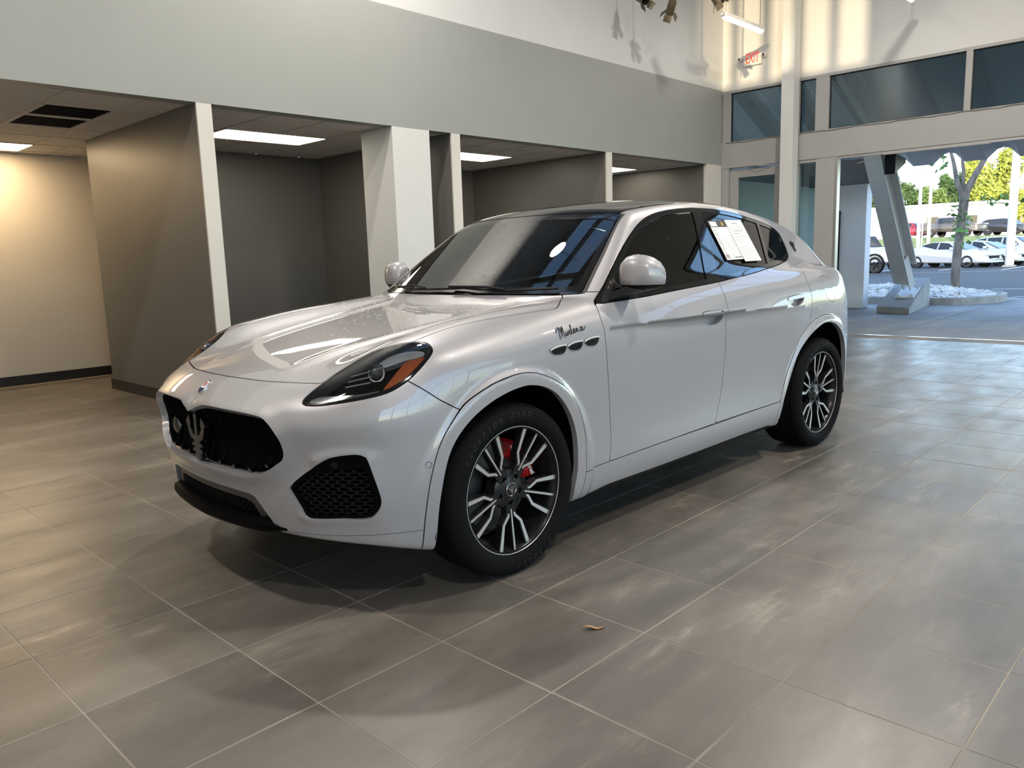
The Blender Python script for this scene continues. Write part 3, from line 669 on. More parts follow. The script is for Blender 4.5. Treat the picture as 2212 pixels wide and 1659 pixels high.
# lower intake with its bar and the splitter
brown=mat('satin_grey_trim',(.085,.078,.070),.35,.3)
lb=both(inset(LO,.06)); li=obj('lower_intake',mesh_np('lower_intake',lb.V,lb.T,void_black,lb.N),car)
inn=np.array([(-.3,.418),(.30,.418),(.345,.405),(.375,.345),(.30,.332),(-.3,.330)])
fr,_=clip(LO,-polysd(SZ(LO),inn,1.0)); fr=flange(inset(both(fr),.014),.03,False); obj('intake_surround',mesh_np('intake_surround',fr.V,fr.T,brown,fr.N),li)
inn2=np.array([(s if s>-.2 else -.36,z) for s,z in inn]); inn2=np.concatenate([inn[1:-1],[(-s,z) for s,z in inn[1:-1]][::-1]])
hexmesh(inn2,.026,.030,.017,.0012,9,'intake_mesh',li,1)
xs=surf_x(.41,.345)[0]; MB().lathe([(.002,.004),(.012,.004),(.014,0),(.016,-.004)],20,Matrix.Translation((xs+.013,-.405,.352))@Matrix.Rotation(-math.pi/2,4,'Y')).build('parking_sensor',satin_black,li)
sp=[]
for s in np.linspace(-.515,.515,41):
    e=sstep(.515,.40,abs(s)); x=xfront(abs(s),np.array(.32)); zc=.312+.012*abs(s)/.5
    sp.append([(x-.032*e-.002,s,zc+.006),(x-.026*e-.002,s,zc+.024*e+.006),(x+.02,s,zc+.034*e+.006),(x+.06,s,zc+.02),(x+.06,s,zc-.020),(x+.0,s,zc-.018*e-.006),(x-.026*e-.002,s,zc-.010*e-.002)])
MB().loft(sp).build('front_splitter',grille_black,car,angle=.9)
# small parts on the bumper
for sg in (-1,1):
    q=KC['sensor'][0]; n=grad(q[None])[0]; n/=np.linalg.norm(n)
    z_=Vector((n[0],sg*n[1],n[2])); x_=z_.orthogonal().normalized(); y_=z_.cross(x_)
    MM=Matrix(((x_.x,y_.x,z_.x,q[0]),(x_.y,y_.y,z_.y,sg*q[1]),(x_.z,y_.z,z_.z,q[2]),(0,0,0,1)))
    so=MB().lathe([(.0118,.0012),(.0128,.0012),(.0128,-.004),(.0118,-.004)],28).build('parking_sensor_ring',satin_black,bumper); so.matrix_local=MM
# ---------------------------------------------------------------- headlights
chrome_d=mat('lamp_reflector',(.42,.45,.50),.20,.5,.5); drl_m=mat('running_light_strip',(.16,.17,.18),.2,.3,.6); amber=mat('amber_reflector',(.40,.085,.02),.15,0,1.0); lamp_dark=mat('lamp_housing',(.085,.095,.110),.30,.3)
amb=catmull(HP(KC['amber']),4);upp=catmull(HP(KC['upper']),4);drl=catmull(HP(KC['drl']),4); pq=KC['projector'][0]
hl_in,hl_rim=clip(HL,polysd(HP(HL.V),hpoly)+.011)
for sg in (1,-1):
    mm=(lambda p:mirror(p)) if sg<0 else (lambda p:p)
    def ob(nm,p,m,par): p=mm(p); return obj(nm,mesh_np(nm,p.V,p.T,m,p.N),par)
    h_=ob('headlight',join(inset(hl_in,.055),flange(hl_rim,.055,False)),lamp_dark,car)
    ob('headlight_bezel',flange(inset(hl_rim,-.0006),.006,False),gloss_black,h_)
    ob('headlight_lens',flange(hl_in,.003,False),lens_clear,h_)
    a,_=clip(hl_in,polysd(HP(hl_in.V),amb)); ob('side_marker',flange(inset(a,.008),.02,False),amber,h_)
    a,_=clip(hl_in,polysd(HP(hl_in.V),upp)); ob('upper_reflector',flange(inset(a,.016),.02,False),chrome_d,h_)
    a,_=clip(hl_in,polysd(HP(hl_in.V),drl)); ob('running_light',flange(inset(a,.012),.02,False),drl_m,h_)
    c=Vector((pq[0],sg*pq[1],pq[2]))+Vector((.034,-sg*.022,-.010)); d=Vector((-.80,sg*.50,.18)).normalized(); x_=d.orthogonal().normalized(); y_=d.cross(x_)
    PM=Matrix(((x_.x,y_.x,d.x,c.x),(x_.y,y_.y,d.y,c.y),(x_.z,y_.z,d.z,c.z),(0,0,0,1)))
    o=MB().lathe([(.001,.022),(.012,.020),(.020,.014),(.025,.004),(.026,-.004)],28,PM).build('projector_lens',mat('projector_glass',(.10,.11,.12),.03,.2,1),h_)
    MB().lathe([(.026,-.006),(.028,.004),(.034,.004),(.037,-.004),(.037,-.03)],28,PM).build('projector_ring',chrome,h_)
    for k in range(3):
        MB().tube([Vector((-.66+.02*k,sg*(.70-.01*k),.868+.017*k))+Vector((.035,-sg*.02,0)),Vector((-.59+.015*k,sg*(.775-.01*k),.885+.020*k))+Vector((.030,-sg*.022,0))],.0030,6).build('lamp_fin',chrome_d,h_)
# ---------------------------------------------------------------- inner shell behind the gaps
_P,_Q=surface(.05); _g=grad(_P); _n=_g/np.linalg.norm(_g,axis=1)[:,None]
sh=Pc(_P-_n*.05,_n,np.concatenate([_Q[:,[0,1,2]],_Q[:,[0,2,3]]]))
sh,_=clip(sh,sh.V[:,2]-1.03)
for poly in (archF,archR): _,sh=clip(sh,np.maximum(polysd(XZ(sh),(poly-poly.mean(0))*1.03+poly.mean(0)),.46-sh.V[:,1]))
_,sh=clip(sh,np.maximum(np.maximum(sh.V[:,0]-.0+.50,polysd(SZ(sh),np.array([(-.5,.28),(.9,.28),(.9,.80),(-.5,.80)]),2)),sh.V[:,2]-.8))
b_=both(sh); obj('inner_structure',mesh_np('inner_structure',b_.V,b_.T,void_black,b_.N),car)
MB().box(-.62,-.60,-.70,.70,.30,.78).build('radiator_support',void_black,car)
for poly in (archF,archR):
    for sg in (-1,1):
        q=poly[:-2]; c=np.array([q[:,0].mean(),.37]); q=(q-c)*1.012+c; n=len(q)
        mb=MB(); mb.add([(u,sg*.93,v) for u,v in q]+[(u,sg*.50,v) for u,v in q],[(i,i+1,i+1+n,i+n) for i in range(n-1)],True); mb.add([(u,sg*.50,v) for u,v in q],[tuple(range(n))])
        mb.build('wheel_well_liner',void_black,car)
# ---------------------------------------------------------------- mirrors
for sg in (-1,1):
    def ringm(s,cx,cz,hx,hz,n=24,e=2.6):
        R=[]
        for k in range(n):
            a=2*math.pi*k/n;c,d=math.cos(a),math.sin(a)
            R.append((cx+hx*math.copysign(abs(c)**(2/e),c)*(1.0 if c<0 else .55),sg*s,cz+hz*math.copysign(abs(d)**(2/e),d)))
        return R
    prof=[(.868,.850,1.225,.004,.01),(.872,.856,1.228,.040,.048),(.884,.862,1.235,.062,.070),(.91,.866,1.241,.078,.083),(.945,.868,1.243,.085,.087),(.985,.873,1.241,.083,.083),(1.02,.879,1.237,.074,.075),(1.05,.888,1.230,.058,.061),(1.068,.896,1.222,.038,.042),(1.078,.902,1.214,.004,.006)]
    rings=[ringm(*p) for p in prof]; V=np.array(rings); mo=MB(); top=[r for r in rings]
    full=MB().loft(rings).mesh('mirror_cap',paint,1.2)
    mb=bmesh.new(); mb.from_mesh(full); geo=mb.verts[:]+mb.edges[:]+mb.faces[:]
    bmesh.ops.bisect_plane(mb,geom=geo,plane_co=(0,0,1.186),plane_no=(0,0,1),clear_inner=True); cap=bpy.data.meshes.new('mirror_cap'); mb.to_mesh(cap); mb.free(); cap.materials.append(paint)
    mo=obj('side_mirror',cap,car)
    mb=bmesh.new(); mb.from_mesh(full); bmesh.ops.bisect_plane(mb,geom=mb.verts[:]+mb.edges[:]+mb.faces[:],plane_co=(0,0,1.184),plane_no=(0,0,1),clear_outer=True)
    for v in mb.verts: v.co.z=1.184+(v.co.z-1.184)*1.0; v.co.x=.85+(v.co.x-.85)*.985
    low=bpy.data.meshes.new('mirror_base'); mb.to_mesh(low); mb.free(); low.materials.append(satin_black); obj('mirror_base',low,mo)
    MB().loft([[(.70,sg*.868,1.112),(.86,sg*.876,1.118),(.86,sg*.872,1.150),(.74,sg*.862,1.150)],[(.79,sg*.94,1.145),(.89,sg*.94,1.145),(.89,sg*.93,1.185),(.81,sg*.93,1.185)],[(.82,sg*1.0,1.160),(.90,sg*1.0,1.160),(.90,sg*1.0,1.195),(.83,sg*1.0,1.195)]]).build('mirror_arm',satin_black,mo,angle=1)
    MB().bbox(.911,.914,min(sg*.90,sg*1.03),max(sg*.90,sg*1.03),1.195,1.285,.001).build('mirror_glass',chrome,mo)
# ---------------------------------------------------------------- badges on the flank
script=[[(0,.10),(.10,.30),(.25,.36),(.20,.0),(.15,-.32),(.22,.10),(.34,.36),(.36,.0),(.37,-.22),(.46,.20),(.56,.36),(.55,.0),(.56,-.28),(.62,-.24),(.70,-.10)],
 [(.70,-.10),(.78,.02),(.86,-.06),(.84,-.20),(.75,-.22),(.72,-.12),(.80,.0),(.95,-.04)],[(1.16,-.02),(1.05,.02),(.98,-.10),(1.04,-.21),(1.14,-.14),(1.24,.34),(1.16,-.14),(1.24,-.20),(1.32,-.10)],
 [(1.30,-.12),(1.42,-.06),(1.44,.02),(1.36,.0),(1.34,-.14),(1.42,-.20),(1.54,-.12)],[(1.54,-.12),(1.60,.02),(1.58,-.20),(1.64,-.06),(1.72,.0),(1.74,-.16),(1.80,-.20),(1.90,-.10)],[(2.08,.0),(1.98,.02),(1.90,-.10),(1.96,-.20),(2.06,-.10),(2.10,.02),(2.08,-.16),(2.16,-.20),(2.40,-.02)]]
mbs=MB()
for st in script:
    pts=catmull(np.array(st),5,False); mbs.tube([(x*.083,y*.075,0) for x,y in pts],.0024,6)
sc_=mbs.build('model_script',dark_chrome,car); sc_.matrix_local=side_frame(.285,.998,.001,.12)
vent_chrome=mat('vent_bright_trim',(.82,.82,.83),.25,.5,.5)
vent=[(-.052,.010),(-.030,.017),(.0,.019),(.035,.017),(.054,.012),(.050,-.004),(.036,-.018),(.015,-.022),(-.015,-.018),(-.035,-.008)]
vt=catmull(np.array(vent),3)
for x,z in ((.272,.934),(.385,.941),(.502,.949)):
    Mv=side_frame(x,z,.001,.10)
    o=MB().prism([tuple(p) for p in vt],-.004,.0035).build('fender_vent',satin_black,car); o.matrix_local=Mv
    band=[(p[0],p[1]) for p in vt if p[1]>.006]; band.sort()
    MB().prism(band+[(p[0],p[1]-.007) for p in band[::-1]],.003,.0075).build('vent_trim',vent_chrome,o)
    mbm=MB()
    for i in range(-4,5):
        mbm.box(i*.010-.0007,i*.010+.0007,-.014,.004,.0035,.0050)
    for j in range(3): mbm.box(-.036+.01*j,.044-.008*j,-.001-.006*j-.0006,-.001-.006*j+.0006,.0035,.0050)
    mbm.build('vent_mesh',dark_chrome,o)
cp=obj('pillar_emblem',trident_mesh('pillar_emblem',.085,.004,satin_black),car); cp.matrix_local=side_frame(2.998,1.345,.001,0)
# fuel flap outline
# ---------------------------------------------------------------- wipers, console, interior
def on_ws(s,z,out): x=surf_x(np.array([abs(s)]),np.array([z]),.2,1.4)[0]; n=grad(np.array([[x,abs(s),z]]))[0]; n/=np.linalg.norm(n); return Vector((x,s,z))+Vector((n[0],math.copysign(n[1],s),n[2]))*out
for pts in ([(.50,1.168),(.40,1.160),(.2,1.163),(0,1.167),(-.10,1.170)],[(-.02,1.176),(-.2,1.165),(-.39,1.158),(-.55,1.162),(-.66,1.166)]):
    wo=MB().tube([on_ws(s,z,.016) for s,z in pts],.006,6).build('wiper',satin_black,car)
    MB().tube([on_ws(pts[2][0],pts[2][1],.024),on_ws(pts[2][0]+.12,pts[2][1]+.006,.032),on_ws(pts[0][0],pts[0][1]-.012,.034)],.007,6).build('wiper_arm',satin_black,wo)
int_dark=mat('cabin_trim',(.022,.022,.024),.55); int_seat=mat('cabin_leather',(.030,.029,.029),.45); int_grey=mat('headliner',(.20,.20,.20),.8)
mb=MB(); rings=[]
for s in np.linspace(-.70,.70,15):
    rings.append([(.62,s,1.06),(.70,s,1.115),(.90,s,1.118),(1.02,s,1.10),(1.10,s,1.04),(1.10,s,.80),(.62,s,.80)])
mb.loft(rings); mb.build('dashboard',int_dark,car)
SW=Matrix.Translation((1.20,-.38,1.02))@Matrix.Rotation(math.radians(-65),4,'Y')
mb=MB(); mb.lathe([(.178+.014*math.cos(a),.014*math.sin(a)) for a in np.linspace(0,2*math.pi,9)[:-1]],40,SW,closed=True); so=mb.build('steering_wheel',int_dark,car)
MB().lathe([(.001,.02),(.05,.018),(.06,.0),(.05,-.02)],24,SW).build('wheel_hub',int_dark,so)
for a in (0,math.pi,-math.pi/2): MB().tube([SW@Vector((.05*math.cos(a),.05*math.sin(a),0)),SW@Vector((.175*math.cos(a),.175*math.sin(a),0))],.012,6).build('wheel_spoke',int_dark,so)
def seat(x,y,w_):
    r=lambda z,xx,hw,th:[(xx-th/2,y-hw,z),(xx-th/2,y-hw*.5,z),(xx-th/2-.0,y+hw*.5,z),(xx-th/2,y+hw,z),(xx+th/2,y+hw,z),(xx+th/2,y+hw*.5,z),(xx+th/2,y-hw*.5,z),(xx+th/2,y-hw,z)]
    o=MB().loft([r(.55,x,w_,.16),r(.75,x+.04,w_*1.02,.17),r(1.0,x+.11,w_*.98,.15),r(1.15,x+.16,w_*.85,.11),r(1.20,x+.175,w_*.7,.06)]).build('seat_back',int_seat,car,angle=1)
    MB().bbox(x-.48,x+.02,y-w_,y+w_,.48,.62,.04).build('seat_cushion',int_seat,o); MB().bbox(x+.13,x+.23,y-.13,y+.13,1.22,1.40,.035).build('headrest',int_seat,o)
for x,y,w_ in ((1.78,-.38,.25),(1.78,.38,.25),(2.60,-.40,.26),(2.60,.0,.12),(2.60,.40,.26)): seat(x,y,w_)
MB().loft([[on_ws(-.12,1.545,-.012),on_ws(.12,1.545,-.012),on_ws(.085,1.455,-.012),on_ws(-.085,1.455,-.012)],[Vector((1.20,-.11,1.53)),Vector((1.20,.11,1.53)),Vector((1.10,.07,1.46)),Vector((1.10,-.07,1.46))]]).build('camera_housing',int_grey,car,angle=.3)
MB().bbox(-.012,.012,-.12,.12,-.035,.035,.01,Matrix.Translation((1.10,0,1.43))@Matrix.Rotation(.35,4,'Y')).build('interior_mirror',int_dark,car)
MB().loft([[(1.15,-.55,1.535),(1.15,.55,1.535),(1.15,.55,1.545),(1.15,-.55,1.545)],[(1.8,-.52,1.60),(1.8,.52,1.60),(1.8,.52,1.61),(1.8,-.52,1.61)],[(2.9,-.48,1.51),(2.9,.48,1.51),(2.9,.48,1.52),(2.9,-.48,1.52)]],smooth=False).build('headliner',int_grey,car)
# ---------------------------------------------------------------- wheels
tire_m=mat('tire_rubber',(.007,.007,.0075),.75,spec=.06)
_tc=N(tire_m,'ShaderNodeTexCoord'); _sx=N(tire_m,'ShaderNodeSeparateXYZ'); L(tire_m,_tc.outputs['Object'],_sx.inputs[0])
_at=N(tire_m,'ShaderNodeMath',operation='ARCTAN2'); L(tire_m,_sx.outputs[1],_at.inputs[0]); L(tire_m,_sx.outputs[0],_at.inputs[1])
_mu=N(tire_m,'ShaderNodeMath',operation='MULTIPLY'); L(tire_m,_at.outputs[0],_mu.inputs[0]); _mu.inputs[1].default_value=88.0
_az=N(tire_m,'ShaderNodeMath',operation='ABSOLUTE'); L(tire_m,_sx.outputs[2],_az.inputs[0])
_m2=N(tire_m,'ShaderNodeMath',operation='MULTIPLY_ADD'); L(tire_m,_az.outputs[0],_m2.inputs[0]); _m2.inputs[1].default_value=25; L(tire_m,_mu.outputs[0],_m2.inputs[2])
_si=N(tire_m,'ShaderNodeMath',operation='SINE'); L(tire_m,_m2.outputs[0],_si.inputs[0])
_gt=N(tire_m,'ShaderNodeMath',operation='GREATER_THAN'); L(tire_m,_si.outputs[0],_gt.inputs[0]); _gt.inputs[1].default_value=.93
_r=N(tire_m,'ShaderNodeVectorMath',operation='LENGTH'); _cx=N(tire_m,'ShaderNodeCombineXYZ'); L(tire_m,_sx.outputs[0],_cx.inputs[0]); L(tire_m,_sx.outputs[1],_cx.inputs[1]); L(tire_m,_cx.outputs[0],_r.inputs[0])
_g2=N(tire_m,'ShaderNodeMath',operation='GREATER_THAN'); L(tire_m,_r.outputs['Value'],_g2.inputs[0]); _g2.inputs[1].default_value=.356
_mm=N(tire_m,'ShaderNodeMath',operation='MULTIPLY'); L(tire_m,_gt.outputs[0],_mm.inputs[0]); L(tire_m,_g2.outputs[0],_mm.inputs[1])
_bp=N(tire_m,'ShaderNodeBump',Strength=1.0,Distance=.004,invert=True); L(tire_m,_mm.outputs[0],_bp.inputs['Height']); L(tire_m,_bp.outputs[0],bsdf(tire_m).inputs['Normal'])
tire_let=mat('tire_lettering',(.022,.022,.023),.45)
rim_black=mat('wheel_gloss_black',(.010,.010,.011),.25,0,.12,spec=.3); machined=mat('machined_aluminium',(.74,.73,.72),.38,.9); disc_m=mat('brake_disc_iron',(.12,.12,.12),.45,1)
cal_red=mat('caliper_red',(.42,.008,.012),.22,0,1.0); white_p=mat('white_print',(.75,.75,.75),.4); nut_m=mat('lug_steel',(.05,.05,.05),.3,.8)
def arc_text(mb_list,s,r,a0,step,size,h,m,parent,name):
    out=[]
    for i,ch in enumerate(s):
        if ch==' ': continue
        a=a0-i*step
        cu=bpy.data.curves.new('t','FONT'); cu.body=ch; cu.size=size; cu.extrude=.0006; cu.shear=.3; cu.align_x='CENTER'; cu.resolution_u=2
        t=bpy.data.objects.new('t',cu); COL.objects.link(t); me=bpy.data.meshes.new_from_object(t.evaluated_get(bpy.context.evaluated_depsgraph_get())); bpy.data.objects.remove(t); bpy.data.curves.remove(cu)
        Mx=Matrix.Rotation(a-math.pi/2,4,'Z')@Matrix.Translation((0,r,h)); mb_list.add([Mx@v.co for v in me.vertices],[list(p.vertices) for p in me.polygons]); bpy.data.meshes.remove(me)
def make_wheel(wid,spin,cal):
    hw=wid/2; prof=[(.262,-hw+.018),(.285,-hw+.002),(.325,-hw-.003),(.350,-hw+.006),(.363,-hw+.022),(.3675,-hw+.040)]
    for g in (-.5,0,.5):
        c=g*(wid-.10); prof+=[(.3685,c-.006),(.3615,c-.004),(.3615,c+.004),(.3685,c+.006)]
    prof+=[(.3675,hw-.040),(.363,hw-.022),(.350,hw-.006),(.325,hw+.003),(.300,hw+.001),(.2845,hw-.006),(.281,hw-.012),(.262,hw-.018)]
    h0=hw-.022
    barrel=MB().lathe([(.270,h0-.002),(.262,h0-.012),(.252,h0-.040),(.245,h0-.11),(.246,-hw+.03),(.262,-hw+.018)],96)
    rim=barrel.mesh('wheel',rim_black,.5); wo=obj('wheel',rim,car)
    MB().lathe(prof,128).build('tire',tire_m,wo,angle=.9)
    tl=MB(); arc_text(tl,'SCORPION ZERO',.316,math.radians(148),math.radians(6.0),.030,hw+.0022,tire_let,wo,'t'); arc_text(tl,'PIRELLI',.316,math.radians(305),math.radians(6.0),.030,hw+.0022,tire_let,wo,'t')
    tl.build('sidewall_lettering',tire_let,wo)
    MB().lathe([(.268,h0+.004),(.2705,h0+.0075),(.277,h0+.0075),(.2805,h0+.004),(.281,h0-.004),(.268,h0-.004)],128).build('rim_lip',machined,wo,angle=.5)
    hz=hw-.045
    def blade(path,wd,a,z0,z1,m,nm,off=0):
        P=[Vector((x,y)) for x,y in path]; Lf=[];Rt=[]
        for i,p in enumerate(P):
            t=(P[min(i+1,len(P)-1)]-P[max(i-1,0)]).normalized(); nrm=Vector((-t.y,t.x)); Lf.append(p+nrm*wd[i]/2); Rt.append(p-nrm*wd[i]/2)
        ca,sa=math.cos(a),math.sin(a); poly=Lf+Rt[::-1]
        fn=lambda u,v,h:(u*ca-v*sa,u*sa+v*ca,h+(.016*max(0,(math.hypot(u,v)-.10)/.17)))
        n=len(Lf); mb=MB(); V=[fn(*p,z0) for p in Lf+Rt]+[fn(*p,z1) for p in Lf+Rt]
        Fs=[]
        for i in range(n-1):
            Fs+=[(2*n+i,2*n+i+1,3*n+i+1,3*n+i),(i,n+i,n+i+1,i+1),(i,i+1,2*n+i+1,2*n+i),(n+i,3*n+i,3*n+i+1,n+i+1)]
        Fs+=[(0,2*n,3*n,n),(n-1,2*n-1,4*n-1,3*n-1)]
        return mb.add(V,Fs)
    for g in range(5):
        a=spin+g*2*math.pi/5; sp_=MB()
        for path,wd in (([(.06,0),(.12,0),(.268,0)],[.030,.016,.014]),([(.055,.010),(.112,.018),(.148,.050),(.266,.083)],[.034,.022,.020,.028]),([(.055,-.010),(.112,-.018),(.148,-.050),(.266,-.083)],[.034,.022,.020,.028])):
            b=blade(path,wd,a,hz-.035,hz-.0015,rim_black,''); sp_.v,sp_.f,sp_.sm=sp_.add(b.v,b.f).v,sp_.f,sp_.sm
        so=sp_.build('wheel_spoke',rim_black,wo)
        for path,wd in (([(.088,0),(.267,0)],[.006,.010]),([(.104,.016),(.116,.019),(.148,.051),(.266,.084)],[.007,.010,.012,.020]),([(.104,-.016),(.116,-.019),(.148,-.051),(.266,-.084)],[.007,.010,.012,.020])):
            blade(path,wd,a,hz-.001,hz+.0012,machined,'').build('spoke_face',machined,so)
    MB().lathe([(.028,hz+.004),(.038,hz+.001),(.070,hz-.004),(.082,hz-.012),(.088,hz-.04),(.088,hz-.06),(.02,hz-.06)],48).build('wheel_hub',rim_black,wo)
    for g in range(5):
        a=spin+g*2*math.pi/5; Mx=Matrix.Translation((.057*math.cos(a),.057*math.sin(a),hz))
        ln=MB().lathe([(.0135,.0002),(.0155,.0012),(.0168,.0002),(.0168,-.006)],20,Mx).build('lug_recess',rim_black,wo)
        MB().lathe([(.0005,-.001),(.0135,-.001)],20,Mx).build('lug_nut',void_black,ln)  # black disc painted as the shade inside the lug hole
    cap=MB().lathe([(.0005,hz+.0065),(.026,hz+.0065),(.029,hz+.005),(.0295,hz)],36).build('center_cap',gloss_black,wo)
    MB().lathe([(.0262,hz+.0066),(.0272,hz+.0074),(.0285,hz+.0066),(.0285,hz+.004)],36).build('cap_ring',chrome,cap)
    e_=obj('cap_emblem',trident_mesh('cap_emblem',.036,.0012,chrome),cap,(0,0,hz+.0066),(0,0,.25))
    MB().lathe([(.075,-.015),(.19,-.015),(.19,-.040),(.075,-.040)],64).build('brake_disc',disc_m,wo)
    a0,a1=cal; arc=np.linspace(a0,a1,19); rings=[]
    for i,a in enumerate(arc):
        e=1-.35*abs(2*i/18-1)**3; rings.append([(r*math.cos(a),r*math.sin(a),h) for r,h in ((.125,.010),(.135,.010+.028*e),(.165,.014+.034*e),(.195,.010+.026*e),(.206,.010),(.206,-.06),(.125,-.06))])
    co=MB().loft(rings).build('brake_caliper',cal_red,wo,angle=.9)
    am=a0+.36
    tx=text_mesh('caliper_lettering','maserati',.030,white_p,.0006,.25,.0006,parent=co)
    tx.matrix_local=Matrix.Rotation(am-math.pi/2,4,'Z')@Matrix.Translation((0,.166,.0495))
    return wo
WF=make_wheel(.255,-math.pi/2,(math.radians(5),math.radians(72))); WRr=make_wheel(.285,math.pi/2-.10,(math.radians(110),math.radians(175)))
LM=lambda x,s:Matrix(((1,0,0,x),(0,0,-1,-s),(0,1,0,.3685),(0,0,0,1))); RM=lambda x,s:Matrix(((-1,0,0,x),(0,0,1,s),(0,1,0,.3685),(0,0,0,1)))
WF.matrix_local=LM(0,.829); WRr.matrix_local=LM(WB,.826)
c=copy_tree(WF,car); c.matrix_local=RM(0,.829); c=copy_tree(WRr,car); c.matrix_local=RM(WB,.826)
# ---------------------------------------------------------------- fuel flap seam, droplets, window papers
drop_m=mat('water_drop',(.85,.86,.88),.04,0,1,spec=.8)
rsd=np.random.default_rng(4); db=bmesh.new(); bmesh.ops.create_icosphere(db,subdivisions=1,radius=1); dv=np.array([v.co[:] for v in db.verts]); dfc=[[v.index for v in f.verts] for f in db.faces]; db.free()
dm_=MB()
hood_o=[o for o in car.children if o.name.startswith('hood')][0]
dx=rsd.uniform(-.45,.42,900); dy=rsd.uniform(-.45,.68,900); ok_=rsd.random(900)<np.exp(-((dx-.28)/.30)**2)*.9+.12; dx,dy=dx[ok_],dy[ok_]
za,zb_=np.full(len(dx),.7),np.full(len(dx),1.3)
for _ in range(22):
    zm=(za+zb_)/2; f_=F(np.stack([dx,np.abs(dy),zm],1))<0; za=np.where(f_,zm,za); zb_=np.where(f_,zb_,zm)
for x,y,z in zip(dx,dy,za):
    r_=rsd.uniform(.0012,.0030); dm_.add(dv*[r_*rsd.uniform(.8,1.6),r_,r_*.55]+[x,y,z],dfc,True)
do=dm_.build('water_drops',drop_m,hood_o,angle=None); do['kind']='stuff'
paper_m=mat('paper_white',(.78,.77,.75),.6); ink=mat('ink_grey',(.10,.10,.11),.7); ink_l=mat('ink_light',(.42,.42,.43),.7); gold=mat('print_gold',(.50,.30,.05),.5); ink_d=mat('ink_charcoal',(.06,.055,.05),.6)
def paper(key,out,label,style):
    C4=KC[key].copy(); C4[:,1]*=-1; A,B,Cc,D=[Vector(p) for p in C4]
    u=((B-A)+(Cc-D)).normalized(); v=((A-D)+(B-Cc)); v=(v-u*v.dot(u)).normalized(); n=u.cross(v)
    n=n if n.y<0 else -n; w_=((B-A).length+(Cc-D).length)/2; h_=((A-D).length+(B-Cc).length)/2; c=(A+B+Cc+D)/4+n*out
    o=empty('window_sticker',(0,0,0)); Mc=Matrix.Translation(CAR_O)@Matrix.Rotation(CAR_RZ,4,'Z')
    vv=n.cross(u); o.matrix_world=Mc@Matrix(((u.x,vv.x,n.x,c.x),(u.y,vv.y,n.y,c.y),(u.z,vv.z,n.z,c.z),(0,0,0,1)))
    sk=lambda x,y:(x+(y/h_)*0,y)
    MB().bbox(-w_/2,w_/2,-h_/2,h_/2,0,.0008,.0002).build('sheet',paper_m,o)
    r=np.random.default_rng(9 if style else 3); t=MB(); tl_=MB()
    def row(mb,x0,x1,y,th): mb.box(x0*w_,x1*w_,y*h_-th/2,y*h_+th/2,.0008,.0010)
    if style==0:
        MB().box(-.5*w_,.5*w_,.33*h_,.5*h_,.0008,.0010).build('header_band',ink_d,o); MB().box(-.46*w_,-.10*w_,.35*h_,.47*h_,.0010,.0012).build('header_box',paper_m,o)
        MB().lathe([(.001,.0014),(.012,.0014),(.013,.001)],14,Matrix.Translation((.22*w_,.41*h_,0))).build('header_seal',gold,o)
        for y in np.arange(.30,-.46,-.021):
            if r.random()<.18: continue
            row(t,-.46,-.46+r.uniform(.12,.22),y,.0016); 
            if y<.12: row(tl_,-.10,-.10+r.uniform(.15,.26),y,.0016); row(tl_,.20,.20+r.uniform(.12,.24),y,.0016)
        MB().box(-.46*w_,-.26*w_,-.47*h_,-.36*h_,.0008,.0010).build('fine_print_block',ink_l,o)
        MB().box(.0,.4*w_,-.455*h_,-.435*h_,.0008,.0010).build('bold_line',ink,o)
    else:
        row(t,-.16,.16,.42,.004); row(t,-.30,.30,.24,.003); row(t,-.34,-.0,.17,.003)
        for y in np.arange(.37,.28,-.022): row(tl_,-.42,r.uniform(.2,.42),y,.0014)
        for y in np.arange(.12,-.05,-.022): row(tl_,-.42,r.uniform(-.1,.42),y,.0014)
        for y in np.arange(-.14,-.45,-.020): row(tl_,-.42,r.uniform(.25,.43),y,.0014)
    t.build('printed_lines',ink,o)['kind']='stuff'; tl_.build('printed_lines',ink_l,o)['kind']='stuff'
    return tag(o,label,'sticker')
paper('paper1',.006,'price sheet with a dark header band taped to the rear side window',0)
paper('paper2',.009,'plain white printed page beside the price sheet on the rear side window',1)
# ================================================================ the showroom
XE=9.97; YN=4.479; XW=-6.0; YS=-7.0; ZC=7.6; ZA=2.72; ZF=3.906
def world_noise(m,scale,stops,detail=6,stretch=(1,1,1),rough=.6):
    """colour from noise in world space"""
    g=N(m,'ShaderNodeNewGeometry'); mp=N(m,'ShaderNodeMapping'); mp.inputs['Scale'].default_value=stretch; L(m,g.outputs['Position'],mp.inputs[0])
    t=N(m,'ShaderNodeTexNoise',Scale=scale,Detail=detail,Roughness=rough); L(m,mp.outputs[0],t.inputs['Vector']); return ramp(m,t.outputs[0],stops),t
def wallmat(name,col,rough=.6,amt=.03):
    m=mat(name,col,rough); c,t=world_noise(m,1.1,[(.3,tuple(x*(1-amt) for x in col)),(.7,tuple(min(1,x*(1+amt)) for x in col))]); L(m,c,bsdf(m).inputs['Base Color'])
    t2=N(m,'ShaderNodeTexNoise',Scale=240,Detail=2); bp=N(m,'ShaderNodeBump',Strength=.06,Distance=.002); L(m,t2.outputs[0],bp.inputs['Height']); L(m,bp.outputs[0],bsdf(m).inputs['Normal']); return m
w_fascia=wallmat('paint_sage_grey',(.285,.300,.290),.45); w_white=wallmat('paint_white',(.60,.605,.60),.55); w_dark=wallmat('paint_charcoal',(.122,.118,.110),.42); w_beige=wallmat('paint_warm_white',(.58,.54,.48),.6)
